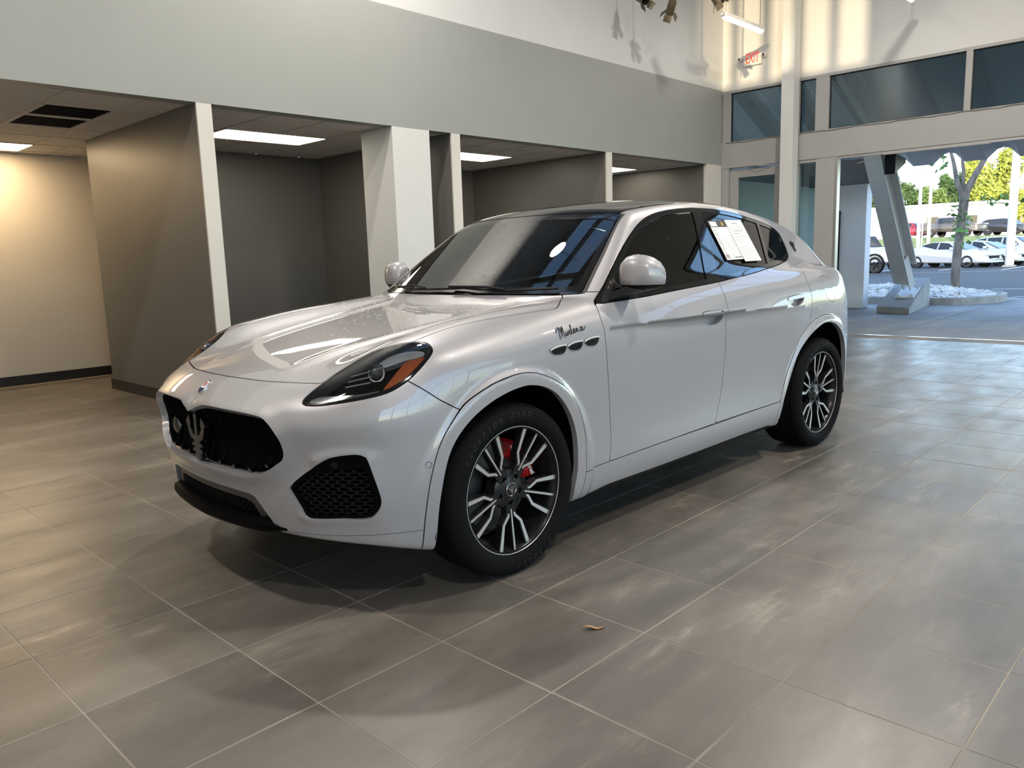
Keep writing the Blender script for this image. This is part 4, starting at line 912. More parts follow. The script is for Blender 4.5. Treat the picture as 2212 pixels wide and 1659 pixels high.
w_trim=wallmat('paint_jamb_white',(.60,.58,.54),.5); base_blk=mat('baseboard_black',(.012,.012,.012),.4); frame_m=mat('frame_light_grey',(.345,.345,.345),.45,.0); noisy(frame_m,3,.03)
pane_m=glass('window_glass',(.60,.70,.70),1.5); pane_d=glass('clerestory_glass',(.62,.72,.74),1.5); pane_s=glass('sun_dimming_pane',(.62,.60,.56),1.5); pane_o=glass('clear_pane',(.92,.95,.95),1.5)  # pane_s tint is added to dim the sun through the west slot
def struct(name,mb,m,parent=None):
    o=mb.build(name,m,parent)
    if parent is None: o['kind']='structure'
    return o
# --- floor of square tiles
TP=.508; TX,TY=-.551,-.242
grout=mat('grout',(.235,.21,.17),.8); noisy(grout,1.2,.40,3)
floor=struct('floor',MB().box(XW-.3,10.02,YS-.3,8.7,-.20,-.0012),grout)
tile_m=mat('porcelain_tile',(.11,.10,.09),.40,spec=.85)
c1_,t1=world_noise(tile_m,1.3,[(.30,(.062,.054,.046)),(.5,(.106,.095,.081)),(.70,(.172,.156,.135))],9,(.55,1.5,1),.66)
c2_,t2=world_noise(tile_m,2.6,[(.535,(0,0,0)),(.60,(.22,.22,.22)),(.69,(1,1,1))],15,(.42,1.5,1),.82)
c3_,t3=world_noise(tile_m,.55,[(.46,(.08,.08,.08)),(.62,(1,1,1))],4)
oi=N(tile_m,'ShaderNodeObjectInfo'); rr=ramp(tile_m,oi.outputs['Random'],[(0,(.86,.86,.86)),(1,(1.14,1.12,1.10))])
mx=N(tile_m,'ShaderNodeMix',data_type='RGBA',blend_type='MULTIPLY'); mx.inputs[0].default_value=1; L(tile_m,c1_,mx.inputs[6]); L(tile_m,rr,mx.inputs[7])
mu=N(tile_m,'ShaderNodeMath',operation='MULTIPLY'); L(tile_m,c2_,mu.inputs[0]); L(tile_m,c3_,mu.inputs[1]); m8=N(tile_m,'ShaderNodeMath',operation='MULTIPLY'); L(tile_m,mu.outputs[0],m8.inputs[0]); m8.inputs[1].default_value=.75
mx2=N(tile_m,'ShaderNodeMix',data_type='RGBA'); L(tile_m,m8.outputs[0],mx2.inputs[0]); L(tile_m,mx.outputs[2],mx2.inputs[6]); mx2.inputs[7].default_value=(.50,.45,.36,1); L(tile_m,mx2.outputs[2],bsdf(tile_m).inputs['Base Color'])
rgh,_t=world_noise(tile_m,3.5,[(.3,(.32,.32,.32)),(.7,(.46,.46,.46))],6,(.6,1.4,1)); L(tile_m,rgh,bsdf(tile_m).inputs['Roughness'])
bmp=N(tile_m,'ShaderNodeBump',Strength=.12,Distance=.003); L(tile_m,t1.outputs[0],bmp.inputs['Height']); L(tile_m,bmp.outputs[0],bsdf(tile_m).inputs['Normal'])
tm_=MB().bbox(-.2512,.2512,-.2512,.2512,-.012,0,.0018).mesh('floor_tile',tile_m,.5)
cells=[]
for i in range(-12,22):
    for j in range(-14,19):
        x=TX+(i+.5)*TP; y=TY+(j+.5)*TP
        if not (XW<x<XE-.2 and YS<y<8.5): continue
        if x+.26>XE+.03: continue
        d=Vector((x,y,0))-Vector(CAM); z=d.dot(Vector(RT[2])); u=d.dot(Vector(RT[0]))/max(z,.01)*1693.6; v=-d.dot(Vector(RT[1]))/max(z,.01)*1693.6
        vis=z>.5 and abs(u)<1106+120 and -829<v<829+160
        if vis and y>7.15 and x>1.1: vis=False
        if vis and y>4.6 and (x>1.1): vis=False
        cells.append((not vis,d.length,x,y))
cells.sort(); mb=MB(); zj=np.random.default_rng(3)
for k,(nv,d,x,y) in enumerate(cells):
    if k<300 and not nv:
        o=obj('floor_tile',tm_,floor,(x,y,float(np.clip(zj.normal(0,.0003),-.0006,.0006))))
    else: mb.box(x-.2512,x+.2512,y-.2512,y+.2512,-.012,0)
rest_t=mb.build('floor_tile_field',tile_m,floor); rest_t['kind']='stuff'
MB().box(XE-.02,XE+.05,-6.9,2.60,-.01,.006).build('threshold_strip',mat('steel_threshold',(.6,.6,.6),.25,1),floor)
# --- north side: fascia, upper wall, alcoves
struct('wall_north',MB().box(XW,XE+.12,YN,YN+.16,ZA,ZF),w_fascia)
struct('wall_north_upper',MB().box(XW,XE+.12,YN,YN+.16,ZF,ZC),w_white)
def partition(x0,x1,y1,front=True):
    o=struct('wall_partition',MB().box(x0,x1,YN+.02,y1,0,ZA),w_dark)
    MB().box(x0-.002,x1+.002,YN+.001,YN+.022,0,ZA).build('jamb_face',w_trim,o)
    return o
pa=partition(.993,1.124,7.15); partition(3.912,4.039,7.15); partition(6.782,6.909,7.15)
pl=struct('wall_pillar',MB().bbox(3.078,3.588,YN+.001,5.02,0,ZA,.004),w_white)
struct('wall_end_jamb',MB().box(9.468,XE+.12,YN+.001,7.15,0,ZA),w_trim); struct('wall_end_return',MB().box(9.455,9.468,YN+.05,7.15,0,ZA),w_dark)
struct('wall_back',MB().box(1.124,9.47,7.15,7.25,0,ZA),w_dark)
struct('wall_alcove',MB().box(XW,2.6,8.50,8.60,0,ZA+.2),w_beige); struct('wall_alcove_end',MB().box(2.5,2.6,7.25,8.5,0,ZA),w_beige)
struct('baseboard_alcove',MB().box(XW,2.5,8.485,8.50,0,.115),base_blk); struct('baseboard_partition',MB().box(.981,.993,YN+.03,7.16,0,.115).box(.981,1.124,7.15,7.162,0,.115),base_blk)
struct('wall_west_alcove',MB().box(XW-.15,XW,YN,8.6,0,ZC),w_white)
# --- suspended ceiling in the alcoves
ceil_m=mat('ceiling_tile',(.62,.59,.55),.9); noisy(ceil_m,60,.10,4,.3); grid_m=mat('ceiling_grid',(.60,.57,.53),.6)
ct=MB().bbox(-.292,.292,-.292,.292,0,.012,.004).mesh('ceiling_tile',ceil_m,.5)
panel_white=emit('light_panel_neutral',(1.0,.90,.74),9.0); panel_warm=emit('light_panel_warm',(1.0,.72,.42),17.0)
def alcove_ceiling(x0,x1,y0,y1,px,py,lights,holes=()):
    ceil=struct('ceiling_alcove',MB().box(x0,x1,y0,y1,ZA+.05,ZA+.12),void_black)
    g=MB(); xs=[px+.61*k for k in range(-30,40) if x0<px+.61*k<x1]; ys=[py+.61*k for k in range(-30,40) if y0<py+.61*k<y1]
    for x in xs: g.box(x-.012,x+.012,y0,y1,ZA,ZA+.004)
    for y in ys: g.box(x0,x1,y-.012,y+.012,ZA,ZA+.004)
    g.build('ceiling_grid',grid_m,ceil)
    xe=[x0]+xs+[x1]; ye=[y0]+ys+[y1]
    for a,b in zip(xe,xe[1:]):
        for c,d in zip(ye,ye[1:]):
            cx,cy=(a+b)/2,(c+d)/2
            if any(l[0]<cx<l[1] and l[2]<cy<l[3] for l in lights) or any(math.hypot(cx-h[0],cy-h[1])<.25 for h in holes): continue
            o=obj('ceiling_tile',ct,ceil,(cx,cy,ZA+.004)); o.scale=((b-a)/.61,(d-c)/.61,1)
    return ceil
def troffer(x0,x1,y0,y1,m,label):
    o=empty('ceiling_light',((x0+x1)/2,(y0+y1)/2,ZA)); hx,hy=(x1-x0)/2,(y1-y0)/2
    MB().bbox(-hx+.015,hx-.015,-hy+.015,hy-.015,-.003,.004,.0015).build('diffuser',m,o)
    MB().box(-hx,hx,-hy,-hy+.016,-.006,.02).box(-hx,hx,hy-.016,hy,-.006,.02).box(-hx,-hx+.016,-hy,hy,-.006,.02).box(hx-.016,hx,-hy,hy,-.006,.02).build('frame',grid_m,o)
    return tag(o,label,'ceiling light','flat light panels in the alcove ceilings')
LT=[(1.80,3.02,5.57,6.18),(4.85,6.07,5.57,6.18),(7.90,9.12,5.57,6.18)]; L1=(-.57,.65,7.68,8.29)
alcove_ceiling(1.0,9.47,YN+.16,7.2,3.02,5.57,LT); alcove_ceiling(XW,.995,YN+.16,8.55,.65-.002,7.68,[L1],[(.34,5.55),(.34,6.155)])
alcove_ceiling(.996,2.55,7.2,8.55,.65-.002,7.68,[])
for l,t in zip(LT,('lit ceiling panel in the dark alcove left of the wide white pillar','lit ceiling panel in the alcove just right of the wide white pillar','lit ceiling panel in the last alcove before the glass wall')): troffer(*l,panel_white,t)
troffer(*L1,panel_warm,'lit ceiling panel in the warm beige alcove at far left')
for y,t in ((5.55,'dark square ceiling vent nearest the grey fascia in the left alcove'),(6.155,'dark square ceiling vent further back in the left alcove')):
    o=empty('ceiling_vent',(.345,y,ZA)); MB().box(-.29,.29,-.29,-.27,0,.03).box(-.29,.29,.27,.29,0,.03).box(-.29,-.27,-.27,.27,0,.03).box(.27,.29,-.27,.27,0,.03).build('frame',grid_m,o)
    for k in range(7): MB().box(-.27,.27,-.24+.08*k-.004,-.24+.08*k+.004,.004,.03).build('louver',satin_black,o)
    tag(o,t,'vent','dark vents in the left alcove ceiling')
# --- east glass wall
struct('wall_east_upper',MB().box(XE,XE+.14,YS,YN+.1,3.885,4.80).box(XE,XE+.14,1.6,YN+.1,4.80,ZC).box(XE,XE+.14,YS,1.6,5.75,ZC),w_white)
struct('trim_header',MB().bbox(XE-.02,XE+.16,YS,YN,2.665,3.050,.006),frame_m)
g=MB(); g.box(XE-.015,XE+.10,YS,YN,3.845,3.885).box(XE-.015,XE+.10,YS,YN,3.050,3.080)
struct('trim_clerestory',g,frame_m)
vert=[(4.33,4.47),(3.17,3.46),(2.72,2.92),(.82,.90),(-1.05,-.97),(-2.95,-2.87),(-4.85,-4.77),(-6.9,-6.8)]
for n,(a,b) in enumerate(vert): struct('trim_mullion',MB().bbox(XE-.012,XE+.09,a,b,3.05,3.885,.004),frame_m)
ed=[(3.46,4.33),(2.92,3.17),(.90,2.72),(-.97,.82),(-2.87,-1.05),(-4.77,-2.95),(-6.8,-4.85)]
for n,(a,b) in enumerate(ed):
    o=struct('window_%d'%(n+1),MB().box(XE+.035,XE+.041,a,b,3.08,3.845),pane_d); MB().box(XE+.025,XE+.05,a,a+.012,3.08,3.845).box(XE+.025,XE+.05,b-.012,b,3.08,3.845).box(XE+.025,XE+.05,a,b,3.08,3.092).box(XE+.025,XE+.05,a,b,3.833,3.845).build('gasket',rubber,o)
for a,b in ((4.35,4.47),(3.17,3.42),(2.60,2.89)): struct('trim_jamb',MB().bbox(XE-.012,XE+.12,a,b,0,2.67,.004),frame_m)
o=struct('window_8',MB().box(XE+.05,XE+.056,2.89,3.17,.12,2.62),pane_m); MB().box(XE,XE+.09,2.89,3.17,0,.12).box(XE,XE+.09,2.89,3.17,2.62,2.67).build('window_frame',frame_m,o)
dr_=struct('door_1',MB().bbox(XE+.02,XE+.07,4.19,4.345,.01,2.62,.004).bbox(XE+.02,XE+.07,3.425,3.56,.01,2.62,.004).bbox(XE+.02,XE+.07,3.56,4.19,2.50,2.62,.004).bbox(XE+.02,XE+.07,3.56,4.19,.01,.26,.004),frame_m)
MB().box(XE+.042,XE+.048,3.56,4.19,.26,2.50).build('door_glass',pane_m,dr_); MB().bbox(XE-.05,XE+.02,3.93,4.23,2.66,2.72,.008).build('door_closer',frame_m,dr_); MB().tube([(XE-.03,3.95,2.665),(XE-.10,3.80,2.655),(XE,3.60,2.64)],.008,6).build('closer_arm',frame_m,dr_)
MB().tube([(XE-.045,3.62,.95),(XE-.045,3.62,1.25)],.012,8).build('pull_handle',chrome,dr_)
# the big opening: runner and jamb strip
MB_=struct('door_2',MB().bbox(XE-.01,XE+.10,2.555,2.60,0,2.665,.003).box(XE+.0,XE+.06,-4.8,2.58,2.630,2.668),mat('steel_track',(.45,.45,.45),.35,.8))
MB().bbox(XE-.05,XE+.01,.55,1.9,2.612,2.640,.004).build('track_carriage',frame_m,MB_); MB().tube([(XE-.03,1.95,2.60),(XE-.05,2.25,2.53)],.007,6).build('track_arm',chrome,MB_)
for a,b in ((-4.85,-4.77),(-6.9,-6.8)): struct('trim_jamb',MB().box(XE-.012,XE+.1,a,b,0,2.67),frame_m)
struct('window_9',MB().box(XE+.05,XE+.056,-6.8,-4.85,.1,2.66),pane_o)
# cable along the header
struct('trim_cable',MB().tube([(XE-.028,y,3.062+.006*math.sin(y*9)+.004*math.sin(y*23)) for y in np.linspace(-2,4.4,90)],.0035,5),satin_black)
# square column in front of the glass
struct('wall_column',MB().bbox(9.70,9.90,3.150,3.345,0,ZC,.006),w_white)
# --- walls behind and beside the camera, with big windows
def glazed(axis,c,a0,a1,z0,z1,step,name,n0,thick=.14,rows=(),gl=None):
    fr=MB(); k=max(1,round((a1-a0)/step)); st=(a1-a0)/k
    put=(lambda mb,a,b,za,zb,t0=0,t1=thick:mb.box(a,b,c-t1,c-t0,za,zb)) if axis=='y' else (lambda mb,a,b,za,zb,t0=0,t1=thick:mb.box(c-t1,c-t0,a,b,za,zb))
    for i in range(k+1): put(fr,a0+i*st-.035,a0+i*st+.035,z0,z1)
    for z in (z0,z1,*rows): put(fr,a0,a1,z-.035,z+.035)
    f=struct('trim_'+name,fr,frame_m)
    for i in range(k):
        mb=MB(); put(mb,a0+i*st,a0+(i+1)*st,z0,z1,.06,.066); struct('window_%d'%(n0+i),mb,gl or pane_o)
struct('wall_south',MB().box(XW,XE+.14,YS-.16,YS,0,.25).box(XW,XE+.14,YS-.16,YS,4.2,ZC).box(XW,XW+.4,YS-.16,YS,.25,4.2).box(XE-.3,XE+.14,YS-.16,YS,.25,4.2),w_white)
glazed('y',YS,XW+.4,XE-.3,.25,4.2,1.75,'south_glazing',20,rows=(2.7,))
struct('wall_west',MB().box(XW-.16,XW,YS,YN,0,6.0).box(XW-.16,XW,YS,YN,7.45,ZC).box(XW-.16,XW,YS,-3.7,6.0,7.45).box(XW-.16,XW,-1.05,YN,6.0,7.45),w_white)
glazed('x',XW,-3.7,-1.05,6.0,7.45,.52,'west_glazing',40,thick=.20,gl=pane_s)  # unseen slot, sized and tinted to shape sun bars on the east corner
glazed('x',XE+.14,YS,1.6,4.80,5.75,1.4,'east_upper_glazing',50)  # unseen windows added for blue reflections in the car glass and more daylight
# --- roof deck with a skylight strip
SK=(-1.5,6.5,2.85,4.30)
deck=mat('deck_white',(.62,.62,.60),.5)
def corrug(x0,x1,y0,y1,z,pitch,amp,along='x'):
    prof=[]; y=y0
    while y<y1: prof+=[(y,z),(y+pitch*.38,z),(y+pitch*.5,z+amp),(y+pitch*.88,z+amp)]; y+=pitch
    prof=[p for p in prof if p[0]<=y1]+[(y1,z)]
    mb=MB(); n=len(prof); V=[(x0,a,b) for a,b in prof]+[(x1,a,b) for a,b in prof]
    return mb.add(V,[(i,i+1,n+i+1,n+i) for i in range(n-1)])
ce=struct('ceiling',corrug(XW,XE+.1,YS,SK[2],ZC,.30,.08),deck)
corrug(XW,SK[0],SK[2],YN+.1,ZC,.30,.08).build('roof_deck',deck,ce); corrug(SK[1],XE+.1,SK[2],YN+.1,ZC,.30,.08).build('roof_deck',deck,ce)
MB().box(XW-.3,SK[0],YS-.3,YN+.4,ZC+.12,ZC+.3).box(SK[1],XE+.3,YS-.3,YN+.4,ZC+.12,ZC+.3).box(SK[0],SK[1],YS-.3,SK[2],ZC+.12,ZC+.3).box(SK[0],SK[1],SK[3],YN+.4,ZC+.1,ZC+.3).build('roof_slab',deck,ce)
fr=MB()
for i in range(6): x=SK[0]+(SK[1]-SK[0])*i/5; fr.box(x-.06,x+.06,SK[2],SK[3],ZC-.05,ZC+.25)
for y in (SK[2],(SK[2]+SK[3])/2,SK[3]): fr.box(SK[0],SK[1],y-.04,y+.04,ZC-.05,ZC+.25)
struct('trim_skylight',fr,frame_m); struct('window_60',MB().box(SK[0],SK[1],SK[2],SK[3],ZC+.2,ZC+.206),pane_o)
for x in (-4.4,-.8,4.2,7.85): struct('trim_roof_beam',MB().bbox(x-.08,x+.08,YS,YN,ZC-.38,ZC-.002,.01),deck)
# ---------------------------------------------------------------- lamps in the room
tube_e=emit('tube_white',(1,.97,.92),14.0); lamp_white=mat('lamp_white',(.75,.75,.74),.4); wire_m=mat('wire_grey',(.30,.29,.28),.5)
def tube_light(x0,x1,y,z,label):
    o=empty('tube_light',((x0+x1)/2,y,z)); h=(x1-x0)/2
    MB().prism([(-.045,.045),(-.052,.0),(-.03,-.012),(.03,-.012),(.052,0),(.045,.045)],-h,h,lambda a,b,c:(c,a,b)).build('housing',lamp_white,o)
    rr_=[[(x,.036*math.cos(t),-.006-.036*math.sin(t)) for t in np.linspace(0,math.pi,10)] for x in (-h+.02,h-.02)]
    MB().loft(rr_,caps=True).build('diffuser',tube_e,o)
    for sx in (-h+.06,h-.06): MB().tube([(sx,0,.05),(sx,0,ZC-z-.001)],.005,5).build('cable',wire_m,o)
    return tag(o,label,'pendant light')
tube_light(8.20,9.34,3.50,4.53,'bright white tube light hanging in the corner above the exit sign')
tube_light(8.30,9.47,1.455,4.52,'white tube light cut off by the top edge of the photo at right')
brz=mat('spot_bronze',(.12,.10,.07),.35,.6)
def track_spot(p,aim,label):
    o=empty('track_spotlight',p); d=Vector(aim).normalized(); x_=d.orthogonal().normalized(); y_=d.cross(x_); Mx=Matrix(((x_.x,y_.x,d.x,0),(x_.y,y_.y,d.y,0),(x_.z,y_.z,d.z,0),(0,0,0,1)))
    MB().lathe([(.001,-.09),(.045,-.09),(.055,-.07),(.055,.05),(.06,.07),(.06,.09)],20,Mx).build('lamp_head',brz,o)
    for k in range(4):
        a=k*math.pi/2+.4; F_=Mx@Matrix.Rotation(a,4,'Z')@Matrix.Translation((.062,0,.085))@Matrix.Rotation(math.radians(35),4,'Y')
        MB().bbox(-.002,.002,-.05,.05,0,.085,.001,F_).build('barn_door',brz,o)
    MB().tube([(0,0,.03),(0,0,.16)],.012,6).build('yoke',brz,o); MB().tube([(0,0,.16),(0,0,ZC-p[2])],.006,5).build('stem',wire_m,o)
    return tag(o,label,'spotlight','barn door spotlights near the ceiling')
track_spot((7.20,3.71,4.50),(.5,.6,-.6),'bronze barn door spotlight left of the hanging tube light')
track_spot((7.44,3.22,4.56),(.6,-.3,-.7),'bronze spotlight nearest the hanging tube light')
track_spot((6.95,4.0,4.62),(-.2,-.8,-.5),'bronze spotlight barely showing at the top edge, leftmost of three')
# exit sign
ex=empty('exit_sign',(XE-.012,3.945,4.315)); MB().bbox(-.03,.01,-.155,.155,-.105,.105,.008).build('case',mat('sign_white',(.72,.70,.66),.4),ex)
text_mesh('lettering','EXIT',.185,emit('exit_red',(.75,.10,.08),.35),.001,0,.004,parent=ex,M=Matrix(((0,0,-1,-.032),(-1,0,0,0),(0,1,0,0),(0,0,0,1)))).scale=(.60,1.15,1)
for s in (-1,1):
    Mh=Matrix.Translation((-.03,s*.205,.01))@Matrix.Rotation(-math.pi/2,4,'Y'); hd=MB().lathe([(.001,.05),(.022,.045),(.032,.02),(.030,-.01),(.015,-.03)],20,Mh).build('emergency_head',lamp_white,ex); MB().lathe([(.001,.0505),(.020,.047)],16,Mh).build('head_lens',dark_chrome,hd)
tag(ex,'white exit sign with red letters high on the corner wall','exit sign')
# high-bay disc lamps over the floor
def high_bay(x,y,z,power,col,label):
    o=empty('disc_pendant_light',(x,y,z)); MB().lathe([(.015,.10),(.04,.09),(.11,.04),(.15,.0),(.152,-.012),(.14,-.012)],40).build('shade',lamp_white,o)
    MB().lathe([(.001,-.008),(.138,-.008)],40).build('diffuser',emit('disc_diffuser',col,22),o); MB().tube([(0,0,.09),(0,0,ZC-z)],.006,6).build('cable',wire_m,o)
    ld=bpy.data.lights.new('disc_light','AREA'); ld.shape='DISK'; ld.size=.27; ld.energy=power; ld.color=col; lo=obj('disc_light',ld,o,(0,0,-.03))
    return tag(o,label,'pendant light','high bay lamps over the showroom floor')
for x,y,z,t in ((-2.6,1.9,5.6,'round high bay lamp hanging over the floor ahead of the car grille'),(2.03,3.18,5.9,'round high bay lamp above the car, mirrored in its windshield'),(2.2,-2.2,5.8,'round high bay lamp hanging over the bare tiles beside the car doors'),(6.2,.6,5.8,'round high bay lamp hanging behind the car near the open doorway'),(-2.4,-4.2,5.7,'round high bay lamp behind the viewpoint near the south windows'),(6.0,-4.0,5.8,'round high bay lamp near the corner of the south and east windows')): high_bay(x,y,z,132,(1.0,.92,.82),t)
# fallen leaf on the tiles
lf=MB(); n=9; pr=[(t,.012*math.sin(math.pi*t)**.8,.006+.006*math.sin(7*t)) for t in np.linspace(0,1,n)]
lf.add([(t*.085,w_*1.0,h) for t,w_,h in pr]+[(t*.085,-w_,h+.003) for t,w_,h in pr],[(i,i+1,n+i+1,n+i) for i in range(n-1)])
lo=lf.build('dry_leaf',mat('dry_leaf',(.38,.20,.09),.7),None,(-.165,-.565,.0),(0,0,-.75)); LEAFTAG=tag(lo,'small dry brown leaf lying on the floor tiles before the car','leaf')
# ================================================================ outside
conc=mat('apron_concrete',(.24,.235,.23),.75); c_,t_=world_noise(conc,.9,[(.25,(.15,.145,.14)),(.5,(.24,.235,.23)),(.75,(.34,.335,.33))],9,(.6,1.6,1),.7); L(conc,c_,bsdf(conc).inputs['Base Color'])
asph=mat('asphalt',(.045,.047,.052),.8); c_,t_=world_noise(asph,2.2,[(.3,(.034,.036,.041)),(.7,(.055,.058,.064))],8); L(asph,c_,bsdf(asph).inputs['Base Color'])
grass=mat('grass_bank',(.15,.21,.05),.9); c_,t_=world_noise(grass,1.6,[(.3,(.10,.15,.03)),(.7,(.24,.27,.08))],8); L(grass,c_,bsdf(grass).inputs['Base Color'])
stucco=wallmat('stucco_white',(.80,.80,.80),.85); curb_m=mat('curb_concrete',(.33,.31,.28),.8); noisy(curb_m,4,.18); plinth_m=mat('plinth_concrete',(.30,.295,.28),.8); noisy(plinth_m,3,.15); line_m=mat('road_paint',(.75,.75,.72),.6); noisy(line_m,9,.1)
steel=mat('painted_steel',(.52,.52,.51),.5); noisy(steel,5,.05)
apron=struct('floor_apron',MB().box(10.02,40,-30,40,-.25,-.030),conc)
slab=MB().bbox(-1.49,1.49,-1.49,1.49,-.035,-.006,.006).mesh('paving_slab',conc,.5)
for i in range(3):
    for j in range(-4,5): obj('paving_slab',slab,apron,(11.53+i*3.0,.4+j*3.0,0))
lot=struct('floor_parking_lot',MB().add([(18.9,-30,-.028),(19.2,1.2,-.028),(24.9,7.4,-.028),(30,40,-.028),(62,60,-.028),(62,-40,-.028)],[(0,1,2,3,4,5)]).add([(18.9,-30,-.2),(62,-40,-.2),(62,60,-.2)],[(0,1,2)]),asph)
struct('ground_plain',MB().box(-90,62,-120,130,-.7,-.26),conc)
# grass bank rising to the upper lot
bk=MB(); bk.add([(62,-60,-.03),(62,90,-.03),(76,110,1.85),(76,-70,1.85),(300,-200,2.1),(300,260,2.1)],[(0,3,2,1)],True); struct('ground_bank',bk,grass)
up=MB().add([(76,-70,1.85),(76,110,1.85),(100,130,1.95),(100,-90,1.95)],[(0,3,2,1)]); struct('ground_upper_lot',up,asph)
struct('ground_field',MB().add([(100,-160,1.95),(100,200,1.95),(400,500,3),(400,-400,3)],[(0,3,2,1)]),grass)
for a,b in (((20.2,2.2,0),(22.2,-1.2,0)),((23.6,3.4,0),(26,-.5,0)),((36,14,0),(41,4,0))):
    A,B=Vector(a),Vector(b); d=(B-A).normalized(); n_=Vector((-d.y,d.x,0))*.06
    struct('trim_bay_line',MB().add([A-n_+Vector((0,0,-.022)),B-n_+Vector((0,0,-.022)),B+n_+Vector((0,0,-.022)),A+n_+Vector((0,0,-.022))],[(0,1,2,3)]),line_m)
for k in range(5):
    y=4.2+2.75*k; struct('trim_bay_line',MB().box(41.5,46.8,y-.06,y+.06,-.03,-.022),line_m)
# wall beside the entrance, with a door edge
struct('wall_outside',MB().bbox(15.2,15.5,3.98,9.5,0,2.62,.01),stucco); struct('wall_outside_return',MB().box(10.1,15.3,4.66,4.86,0,2.54),stucco)
struct('trim_outside_door',MB().box(15.15,15.2,4.52,4.62,0,2.08).box(15.16,15.2,4.52,5.6,2.0,2.08),satin_black)
# canopy: corrugated deck sloping down and out, beams below
can=mat('canopy_deck',(.46,.47,.48),.5); CA,CB=(10.13,4.75),(14.35,2.80)
def canopy_z(x): return CA[1]+(x-CA[0])/(CB[0]-CA[0])*(CB[1]-CA[1])
prof=[]; y=-16.0
while y<9.0: prof+=[(y,0),(y+.36,0),(y+.46,.10),(y+.52,.16),(y+.62,.19),(y+.72,.16),(y+.78,.10)]; y+=.88
n=len(prof); co=MB(); xsn=[CA[0],11.2,12.3,13.3,CB[0]]
co.add([(x,a,canopy_z(x)+b) for x in xsn for a,b in prof],[(i*n+j,i*n+j+1,(i+1)*n+j+1,(i+1)*n+j) for i in range(4) for j in range(n-1)],False)
cno=co.build('entrance_canopy',can); tag(cno,'grey corrugated metal canopy over the entrance with a scalloped edge','canopy')
MB().add([(x,a,canopy_z(x)+b+.20) for x in (CA[0],CB[0]-.25) for a,b in ((-16,0),(9,0))],[(0,1,3,2)]).build('canopy_top',can,cno)
for y in (-13,-9,-5,-1,3.0,7.0): MB().loft([[(x,y-.06,canopy_z(x)-h0),(x,y+.06,canopy_z(x)-h0),(x,y+.06,canopy_z(x)-.005),(x,y-.06,canopy_z(x)-.005)] for x,h0 in ((10.15,.35),(13.2,.30),(14.0,.16))],smooth=False).build('canopy_beam',steel,cno)
MB().bbox(13.9,14.1,3.35,9,2.53,3.0,.01).build('edge_beam',mat('dark_fascia',(.05,.05,.055),.6),cno); MB().bbox(14.0,15.4,3.4,9.2,2.62,2.72,.01).build('soffit',can,cno)
# raked steel column on its wedge of concrete
pw=MB().add([(14.08,3.31,0),(13.96,2.67,0),(16.45,3.02,0),(16.57,3.66,0),(14.08,3.31,.13),(13.96,2.67,.12),(16.45,3.02,.60),(16.57,3.66,.60)],[(0,3,2,1),(4,5,6,7),(0,1,5,4),(1,2,6,5),(2,3,7,6),(3,0,4,7)]).build('column_plinth',plinth_m); tag(pw,'wedge shaped concrete footing under the leaning steel column','footing')
col=empty('raked_steel_column',(15.05,3.04,.37)); B0=Vector((0,0,.10)); T0=Vector((12.75,3.05,3.35))-Vector((15.05,3.04,.37)); d=(T0-B0).normalized(); yv=Vector((.19,.98,0)).normalized(); nv=d.cross(yv).normalized(); nv=nv if nv.x>0 else -nv; yv=nv.cross(d)
def bar(p0,p1,wy,wn,off,name,m,parent,oy=0):
    o_=nv*off+yv*oy; c4=[yv*wy/2+nv*wn/2,-yv*wy/2+nv*wn/2,-yv*wy/2-nv*wn/2,yv*wy/2-nv*wn/2]; return MB().loft([[p+o_+c for c in c4] for p in (p0,p1)],smooth=False).build(name,m,parent)
bar(B0+d*.25,T0+d*.2,.32,.03,-.20,'flange',steel,col); bar(B0+d*.45,T0+d*.2,.32,.03,.20,'flange',steel,col); bar(B0+d*.25,T0+d*.2,.03,.38,0,'web',steel,col)
bar(B0-d*.02,B0+d*.9,.02,.20,.02,'gusset',steel,col,-.07); bar(B0-d*.02,B0+d*.75,.02,.20,.02,'gusset',steel,col,.07)
sl_=Vector((2.49,.35,.48)).normalized(); sn=sl_.cross(Vector((-.19,.98,0))).normalized(); sn=sn if sn.z>0 else -sn; sy=sn.cross(sl_)
PMx=Matrix(((sl_.x,sy.x,sn.x,0),(sl_.y,sy.y,sn.y,0),(sl_.z,sy.z,sn.z,-.035),(0,0,0,1)))
MB().bbox(-.42,.42,-.17,.17,.0,.03,.004,PMx).build('base_plate',steel,col)
for a in (-.36,.36):
    for b in (-.12,.12): MB().lathe([(.001,.075),(.018,.075),(.018,.055),(.032,.055),(.032,.03)],6,PMx@Matrix.Translation((a,b,0)),smooth=False).build('anchor_bolt',steel,col)
MB().loft([[Vector((12.95,2.80+q,2.92))-Vector((15.05,3.04,.37)) for q in (-.09,.09)]+[Vector((12.95,2.80+q,2.58))-Vector((15.05,3.04,.37)) for q in (.09,-.09)],[Vector((13.5,2.80+q,2.88))-Vector((15.05,3.04,.37)) for q in (-.09,.09)]+[Vector((13.5,2.80+q,2.80))-Vector((15.05,3.04,.37)) for q in (.09,-.09)]],smooth=False).build('knee_bracket',satin_black,col)
tag(col,'leaning grey steel column bolted to a concrete wedge outside the opening','column')
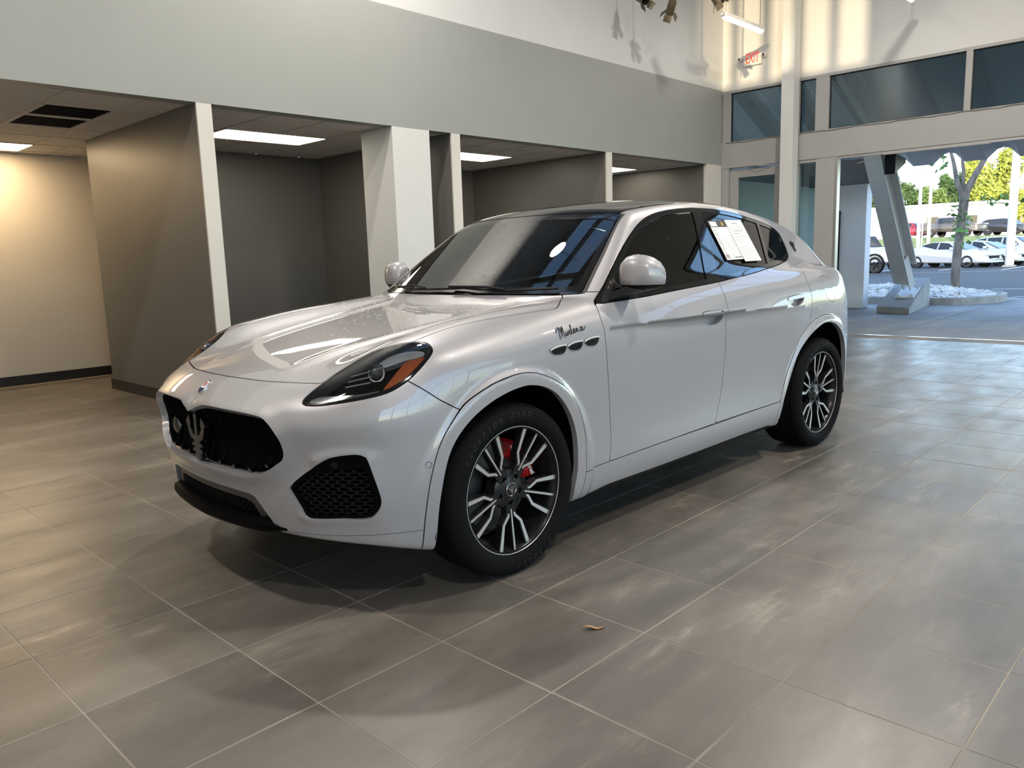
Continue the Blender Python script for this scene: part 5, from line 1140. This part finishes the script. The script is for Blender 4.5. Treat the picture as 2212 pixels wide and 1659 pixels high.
# planting island with pale stones and a young tree
isl=np.array([(16.75,3.9),(16.62,2.75),(17.15,2.2),(18.0,1.95),(19.0,2.1),(19.9,2.6),(20.7,3.5),(21.0,4.7),(20.4,5.9),(19.0,6.6),(17.6,6.3),(16.9,5.6),(16.7,4.8)]); ic=isl.mean(0); io_=catmull(isl,5); ii_=(io_-ic)*.945+ic
n=len(io_); cb=MB(); V=[(*p,-.03) for p in io_]+[(*p,.15) for p in io_]+[(*p,.16) for p in ii_]+[(*p,.05) for p in ii_]
cb.add(V,[(k*n+i,k*n+(i+1)%n,(k+1)*n+(i+1)%n,(k+1)*n+i) for k in range(3) for i in range(n)]); cbo=cb.build('planter_curb',curb_m); tag(cbo,'curved concrete curb around the bed of pale stones','curb')
soil=MB().add([(*p,.08) for p in ii_]+[(ic[0],ic[1],.30)],[(i,(i+1)%n,n) for i in range(n)],True); struct('ground_bed',soil,mat('bed_soil',(.30,.27,.23),.9))
stone_m=mat('pale_stone',(.60,.57,.53),.7); noisy(stone_m,2.5,.25,3)
sb=bmesh.new(); bmesh.ops.create_icosphere(sb,subdivisions=1,radius=1); sv=np.array([v.co[:] for v in sb.verts]); sf=[[v.index for v in f.verts] for f in sb.faces]; sb.free()
st=MB(); rs=np.random.default_rng(11); cnt=0
while cnt<900:
    p=isl.min(0)+rs.random(2)*(isl.max(0)-isl.min(0)); sdv=polysd(p[None],ii_)[0]
    if sdv>-.06: continue
    r_=.06+.07*rs.random(); zz=.08+.22*min(1,-sdv/1.5)
    q=sv*(1+.25*rs.normal(size=(len(sv),1)))*[r_,r_*(.6+.5*rs.random()),r_*.6]; a=rs.random()*6.28; q=np.stack([q[:,0]*math.cos(a)-q[:,1]*math.sin(a),q[:,0]*math.sin(a)+q[:,1]*math.cos(a),q[:,2]],1)
    st.add(q+[p[0],p[1],zz],sf,False); cnt+=1
sto=st.build('bed_stones',stone_m,angle=None); tag(sto,'pale rounded stones heaped in the planting bed around the young tree','stones',kind='stuff')
bark=mat('bark_grey',(.19,.16,.13),.9); noisy(bark,9,.45,8,.8,stretch=(1,1,.35)); leaf_m=mat('leaf_green',(.10,.20,.05),.6); leaf_m2=mat('leaf_far_dark',(.035,.075,.022),.8); leaf_m3=mat('leaf_far_sun_tinted',(.20,.24,.04),.8)  # far yellow green leaves have sunlight put into their colour
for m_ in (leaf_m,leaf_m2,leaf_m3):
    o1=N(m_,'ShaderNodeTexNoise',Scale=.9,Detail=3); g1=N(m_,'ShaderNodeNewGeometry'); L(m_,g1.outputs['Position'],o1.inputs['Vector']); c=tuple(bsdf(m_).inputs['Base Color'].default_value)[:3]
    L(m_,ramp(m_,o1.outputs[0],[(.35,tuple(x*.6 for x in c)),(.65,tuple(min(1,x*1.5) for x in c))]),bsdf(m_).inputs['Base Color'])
def leaves(mb,c,r,k,size,rs):
    P=rs.normal(size=(k,3)); P/=np.linalg.norm(P,axis=1)[:,None]; P=np.array(c)+P*np.array(r)*rs.random((k,1))**.45
    for p in P:
        a=rs.normal(size=3); a/=np.linalg.norm(a); b=np.cross(a,rs.normal(size=3)); b/=np.linalg.norm(b); s=size*(.6+.8*rs.random())
        mb.add([p-a*s,p+b*s*.45,p+a*s,p-b*s*.45],[(0,1,2,3)])
tr=empty('young_tree',(19.15,3.22,.22)); rs=np.random.default_rng(5)
MB().tube([(0,0,0),(.03,.02,.35),(.02,.0,.9),(.10,-.02,1.5),(.12,-.05,2.0),(.10,-.06,2.35)],[.125,.105,.098,.098,.105,.12],12).build('trunk',bark,tr)
for pts,rr_ in (([(.10,-.06,2.25),(.15,-.22,2.62),(.2,-.42,3.05),(.25,-.62,3.6),(.2,-.75,4.4)],[.10,.075,.06,.05,.03]),([(.10,-.02,2.25),(.02,.10,2.55),(-.02,.17,2.95),(-.1,.25,3.3),(-.1,.30,4.0)],[.085,.06,.045,.035,.02]),([(.08,-.02,2.4),(.05,-.02,2.8),(.02,.04,3.3),(.0,.06,4.0)],[.05,.04,.032,.015]),([(.2,-.42,3.0),(.22,-.38,3.3),(.2,-.30,3.7)],[.05,.035,.02])): MB().tube(pts,rr_,9).build('branch',bark,tr)
fl_=MB()
for c,r,k in (((.05,.0,1.75),(.28,.3,.45),60),((.05,-.05,1.25),(.22,.22,.25),22),((.1,-.7,2.05),(.25,.35,.18),26),((.1,.55,3.15),(.2,.22,.35),30),((.1,-.6,4.2),(.6,.8,.5),220),((0,.2,4.2),(.6,.8,.5),220),((.1,-1.1,3.55),(.4,.3,.2),30),((.1,-1.45,2.0),(.2,.22,.15),16)): leaves(fl_,c,r,k,.075,rs)
fo=fl_.build('foliage',leaf_m,tr,angle=None); fo['kind']='stuff'; tag(tr,'young tree with a forked grey trunk in the bed of pale stones','tree')
# ---------------------------------------------------------------- parked cars
pc_white=mat('car_white',(.46,.48,.49),.25,0,1); pc_dark=mat('car_grey_brown',(.085,.072,.066),.3,.3,1); pc_red=mat('car_red',(.22,.02,.03),.3,0,1); pc_blk=mat('car_black',(.02,.02,.022),.3,0,1); pc_glass=mat('car_dark_glass',(.02,.023,.027),.08); pc_alloy=mat('car_alloy',(.45,.45,.45),.3,1); pc_lamp=mat('car_lamp',(.5,.5,.5),.1,0,1)
def parked(kind,loc,rz,paint_,label,name='car',group=None,alloy=pc_alloy):
    """side outline in x (0 = nose) and z, rounded across the width"""
    D=dict(
     sedan=dict(L=4.88,W=1.84,body=[(.0,.35),(.02,.55),(.12,.72),(.9,.90),(1.35,.98),(2.6,.98),(4.2,1.03),(4.78,1.02),(4.86,.85),(4.84,.40),(4.6,.28),(.25,.22)],cab=[(1.15,.96),(1.95,1.36),(2.5,1.44),(3.1,1.42),(3.7,1.28),(4.35,1.04)],win=[[(1.62,1.0),(2.05,1.32),(2.55,1.38),(2.62,1.0)],[(2.70,1.0),(2.64,1.38),(3.1,1.36),(3.6,1.22),(3.72,1.02)]],wx=(.95,3.78),wr=.335),
     suv=dict(L=4.7,W=1.88,body=[(.0,.40),(.03,.72),(.2,.92),(1.2,1.08),(1.5,1.12),(4.3,1.15),(4.62,1.1),(4.68,.8),(4.62,.38),(4.3,.30),(.3,.26)],cab=[(1.25,1.10),(1.95,1.58),(2.4,1.67),(3.8,1.65),(4.3,1.52),(4.6,1.12)],win=[[(1.72,1.14),(2.1,1.52),(2.6,1.58),(2.65,1.14)],[(2.74,1.14),(2.7,1.58),(3.5,1.57),(3.55,1.16)],[(3.64,1.16),(3.6,1.56),(4.1,1.48),(4.3,1.18)]],wx=(.92,3.68),wr=.36),
     jeep=dict(L=4.3,W=1.86,body=[(.0,.55),(.02,1.10),(.10,1.20),(1.5,1.28),(1.62,1.30),(4.2,1.30),(4.28,1.25),(4.28,.60),(4.1,.50),(.2,.48)],cab=[(1.55,1.28),(1.85,1.82),(2.0,1.87),(4.1,1.87),(4.22,1.80),(4.26,1.28)],win=[[(1.80,1.32),(1.98,1.76),(2.7,1.78),(2.7,1.32)],[(2.8,1.32),(2.8,1.78),(3.4,1.78),(3.4,1.32)],[(3.5,1.32),(3.5,1.78),(4.1,1.76),(4.12,1.32)]],wx=(.78,3.30),wr=.41),
     pickup=dict(L=5.9,W=2.0,body=[(.0,.50),(.02,1.0),(.12,1.15),(1.5,1.22),(1.8,1.25),(5.85,1.28),(5.88,1.2),(5.86,.62),(5.6,.52),(.3,.42)],cab=[(1.6,1.22),(2.35,1.82),(2.7,1.93),(4.0,1.92),(4.2,1.85),(4.3,1.26)],win=[[(2.1,1.28),(2.55,1.76),(3.05,1.82),(3.1,1.28)],[(3.2,1.28),(3.15,1.82),(3.9,1.80),(3.95,1.30)]],wx=(1.0,4.65),wr=.40))[kind]
    o=empty(name,loc,rz); W=D['W']/2; Lh=D['L']/2
    def slab(poly,ws,sc,nm,m,par,smooth_n=4):
        P=catmull(np.array(poly),smooth_n); c=P.mean(0); rings=[]
        for y_,s_ in zip(ws,sc): rings.append([(x-Lh,y_,z) for x,z in (P-c)*[1-(1-s_)*.5,s_]+c])
        return MB().loft(rings).build(nm,m,par,angle=.9)
    slab(D['body'],[-W,-W*.96,-W*.80,0,W*.80,W*.96,W],[.82,.94,1.0,1.01,1.0,.94,.82],'body',paint_,o)
    cab=np.array(D['cab']); c0=cab[:,1].min(); rings=[]
    for y_,top in ((-W*.93,.0),(-W*.80,.72),(-W*.70,.94),(0,1.02),(W*.70,.94),(W*.80,.72),(W*.93,.0)):
        rings.append([(x-Lh,y_,c0-.02+(z-c0)*top) for x,z in cab]+[(cab[-1][0]-Lh,y_,c0-.1),(cab[0][0]-Lh,y_,c0-.1)])
    cb_=MB().loft(rings).build('cabin',paint_,o,angle=.9)
    for w_ in D['win']:
        for sg in (-1,1):
            yb,yt=W*.93,W*.80; hh=.72*(cab[:,1].max()-c0)
            pts=[]
            for x,z in w_:
                t=min(1.3,max(0,(z-c0)/hh)); pts.append((x-Lh,sg*(yb+(yt-yb)*t+.012),z))
            MB().add(pts,[(0,1,2,3)]).add([(p[0],p[1]-sg*.03,p[2]) for p in pts],[(0,1,2,3)]).build('side_window',pc_glass,cb_)
    fw=[(cab[0],cab[1])]; a,b=cab[0],cab[1]; d_=.02
    MB().loft([[(a[0]-Lh-.02,-W*.80,a[1]+.02),(a[0]-Lh-.02,W*.80,a[1]+.02),(a[0]-Lh+.02,W*.80,a[1]+.02),(a[0]-Lh+.02,-W*.80,a[1]+.02)],[(b[0]-Lh-.025,-W*.66,b[1]-.02),(b[0]-Lh-.025,W*.66,b[1]-.02),(b[0]-Lh+.02,W*.66,b[1]-.02),(b[0]-Lh+.02,-W*.66,b[1]-.02)]],smooth=False).build('windscreen',pc_glass,cb_)
    for sg in (-1,1):
        MB().bbox(-Lh-.01,-Lh+.28,min(sg*W*.5,sg*W*.93),max(sg*W*.5,sg*W*.93),D['body'][1][1]+.06,D['body'][1][1]+.17,.03).build('headlamp',pc_lamp,o); MB().bbox(Lh-.2,Lh+.0,min(sg*W*.6,sg*W*.94),max(sg*W*.6,sg*W*.94),.78,.95,.03).build('tail_lamp',tail_red,o)
        MB().bbox(-.06,.08,-.12,.12,-.07,.07,.03,Matrix.Translation((D['win'][0][0][0]-Lh+.12,sg*(W+.08),c0+.08))).build('mirror',paint_,o)
    MB().bbox(-Lh-.015,-Lh+.1,-W*.55,W*.55,.38,.62,.03).build('front_grille',satin_black,o)
    for x in D['wx']:
        for sg in (-1,1):
            R_=D['wr']; Mx=Matrix.Translation((x-Lh,sg*(W-.10),R_))@Matrix.Rotation(-sg*math.pi/2,4,'X')
            t_=MB().lathe([(R_*.62,.10),(R_*.90,.115),(R_,.08),(R_,-.10),(R_*.6,-.11)],28,Mx).build('tire',tire_m2,o); MB().lathe([(.001,.085),(R_*.2,.09),(R_*.25,.06),(R_*.6,.07),(R_*.66,.10)],20,Mx).build('rim',rim_black,t_)
            for k in range(5): MB().bbox(R_*.12,R_*.62,-.03,.03,.07,.098,.006,Mx@Matrix.Rotation(k*1.2566,4,'Z')).build('rim_spoke',alloy,t_)
            if kind=='jeep': MB().lathe([(R_*1.12,.06),(R_*1.14,.20),(R_*1.30,.20),(R_*1.34,.06)],18,Mx,a0=math.pi if sg>0 else 0,a1=2*math.pi if sg>0 else math.pi).build('fender_flare',satin_black,o)
            MB().lathe([(.01,.0),(R_*1.10,.0),(R_*1.10,.101)],24,Mx).build('wheel_arch',void_black,o)
    tag(o,label,'car',group); return o
tire_m2=mat('tire_plain',(.014,.014,.015),.7)
parked('jeep',(39.2,12.7,-.03),math.radians(75),pc_white,'white boxy off road car partly hidden behind the steel column',alloy=satin_black)
parked('sedan',(46.9,10.7,-.03),math.radians(75),pc_white,'white sedan with black wheels parked behind the young tree',alloy=satin_black)
parked('sedan',(49.7,9.75,-.03),math.radians(75),pc_white,'white sedan parked just beyond the nearest white sedan',alloy=satin_black)
parked('suv',(52.6,8.7,-.03),math.radians(75),pc_white,'white crossover furthest right in the near row of parked cars')
parked('suv',(55.6,18.4,-.03),math.radians(75),pc_blk,'dark car showing only its roof behind the white sedan')
parked('suv',(56.0,8.2,-.03),math.radians(75),pc_white,'white car cut off by the right edge of the photo')
parked('pickup',(86,20.8,1.93),math.radians(74),pc_dark,'dark brown grey pickup truck on the far upper lot')
parked('suv',(89.5,25.6,1.93),math.radians(74),pc_red,'maroon car behind the pickup truck, left of its tailgate')
parked('suv',(90,17.0,1.93),math.radians(74),pc_blk,'black crossover on the upper lot right of the pickup truck')
parked('suv',(94.5,14.2,1.93),math.radians(74),pc_red,'red crossover on the upper lot at the right edge')
parked('sedan',(84,32.5,1.9),math.radians(74),pc_white,'white car on the upper lot left of the steel column')
# ---------------------------------------------------------------- poles, sign, far building, trees
pole_m=mat('pole_white',(.5,.5,.5),.5); wood_m=mat('utility_pole_wood',(.34,.31,.28),.9)
def pole(x,y,z0,h,r,label,m=pole_m,lamp=True):
    o=empty('lamp_post' if m is pole_m else 'utility_pole',(x,y,z0)); MB().tube([(0,0,0),(0,0,h)],[r,r*.75],10).build('shaft',m,o); MB().bbox(-.28,.28,-.28,.28,0,.10,.03).build('base',curb_m,o)
    if m is pole_m: MB().bbox(-.2,.2,-.6,.6,h-.05,h+.1,.03).build('head',steel,o)
    else: MB().bbox(-.06,.06,-1.2,1.2,h-.9,h-.75,.02).build('crossarm',m,o)
    return tag(o,label,'post')
pole(58,15.65,-.03,6.6,.13,'white post rising left of the young tree beyond the sedan'); pole(46.2,7.62,-.03,12.,.22,'thick white post right of the young tree'); pole(47.5,5.95,-.03,12.,.17,'white post nearest the right edge of the photo'); pole(72,19.0,1.2,12,.15,'tall pale utility pole directly behind the young tree',wood_m)
for k in range(3): struct('trim_overhead_wire',MB().tube([(72+(y-19)*.12,y,11.8-.45*k-2.0*(1-((y-30)/32)**2)*.5) for y in np.linspace(-2,62,14)],.02,4),satin_black)
sg_=empty('lot_sign',(60,16.0,-.03)); MB().bbox(-.04,.04,-.04,.04,0,3.4,.01).build('post',pole_m,sg_); MB().bbox(-.06,-.03,-.28,.28,2.8,3.4,.02).build('board',pole_m,sg_); tag(sg_,'blank white rectangular sign on a post beside the white post','sign')
fb=empty('warehouse',(104,33,1.95)); MB().bbox(-4,4,-13,14,0,3.6,.05).build('walls',pc_white,fb); MB().bbox(-4.4,4.4,-13.4,14.4,3.6,3.9,.05).build('roof',stucco,fb)
for k in range(6): MB().bbox(-4.06,-3.95,-11+4*k,-9+4*k,1.2,2.4,.02).build('window',pc_glass,fb)
tag(fb,'low white building on the far side of the upper lot','building')
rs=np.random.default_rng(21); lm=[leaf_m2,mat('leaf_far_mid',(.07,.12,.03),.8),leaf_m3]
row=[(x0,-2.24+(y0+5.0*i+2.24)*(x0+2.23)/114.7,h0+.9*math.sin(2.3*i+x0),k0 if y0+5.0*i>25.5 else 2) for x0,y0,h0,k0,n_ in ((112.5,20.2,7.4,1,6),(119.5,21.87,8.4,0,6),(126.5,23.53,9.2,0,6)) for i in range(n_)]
names=['dark green','mid green','sunlit yellow green']; pos=[o_+' from the right in the '+r_ for r_ in ('front line','middle line','back line') for o_ in ('first','second','third','fourth','fifth','sixth')]
for (x,y,h,k),ps in zip(row,pos):
    r=2.5; h=h*1.45 if ps in ('second from the right in the front line','first from the right in the middle line') else h; t_=empty('far_tree',(x,y,2.0)); MB().tube([(0,0,0),(0,0,h*.6)],[.22,.12],7).build('trunk',bark,t_); mb=MB()
    for q in range(18):
        a=rs.random()*6.28; rad=r*.66*rs.random()**.5; zz=h*(.16+.74*rs.random()); s_=1-.5*max(0,zz/h-.45)**1.2*1.6; leaves(mb,(rad*math.cos(a)*s_,rad*math.sin(a)*s_,zz),(r*.42*s_,r*.42*s_,h*.12),170,.26,rs)
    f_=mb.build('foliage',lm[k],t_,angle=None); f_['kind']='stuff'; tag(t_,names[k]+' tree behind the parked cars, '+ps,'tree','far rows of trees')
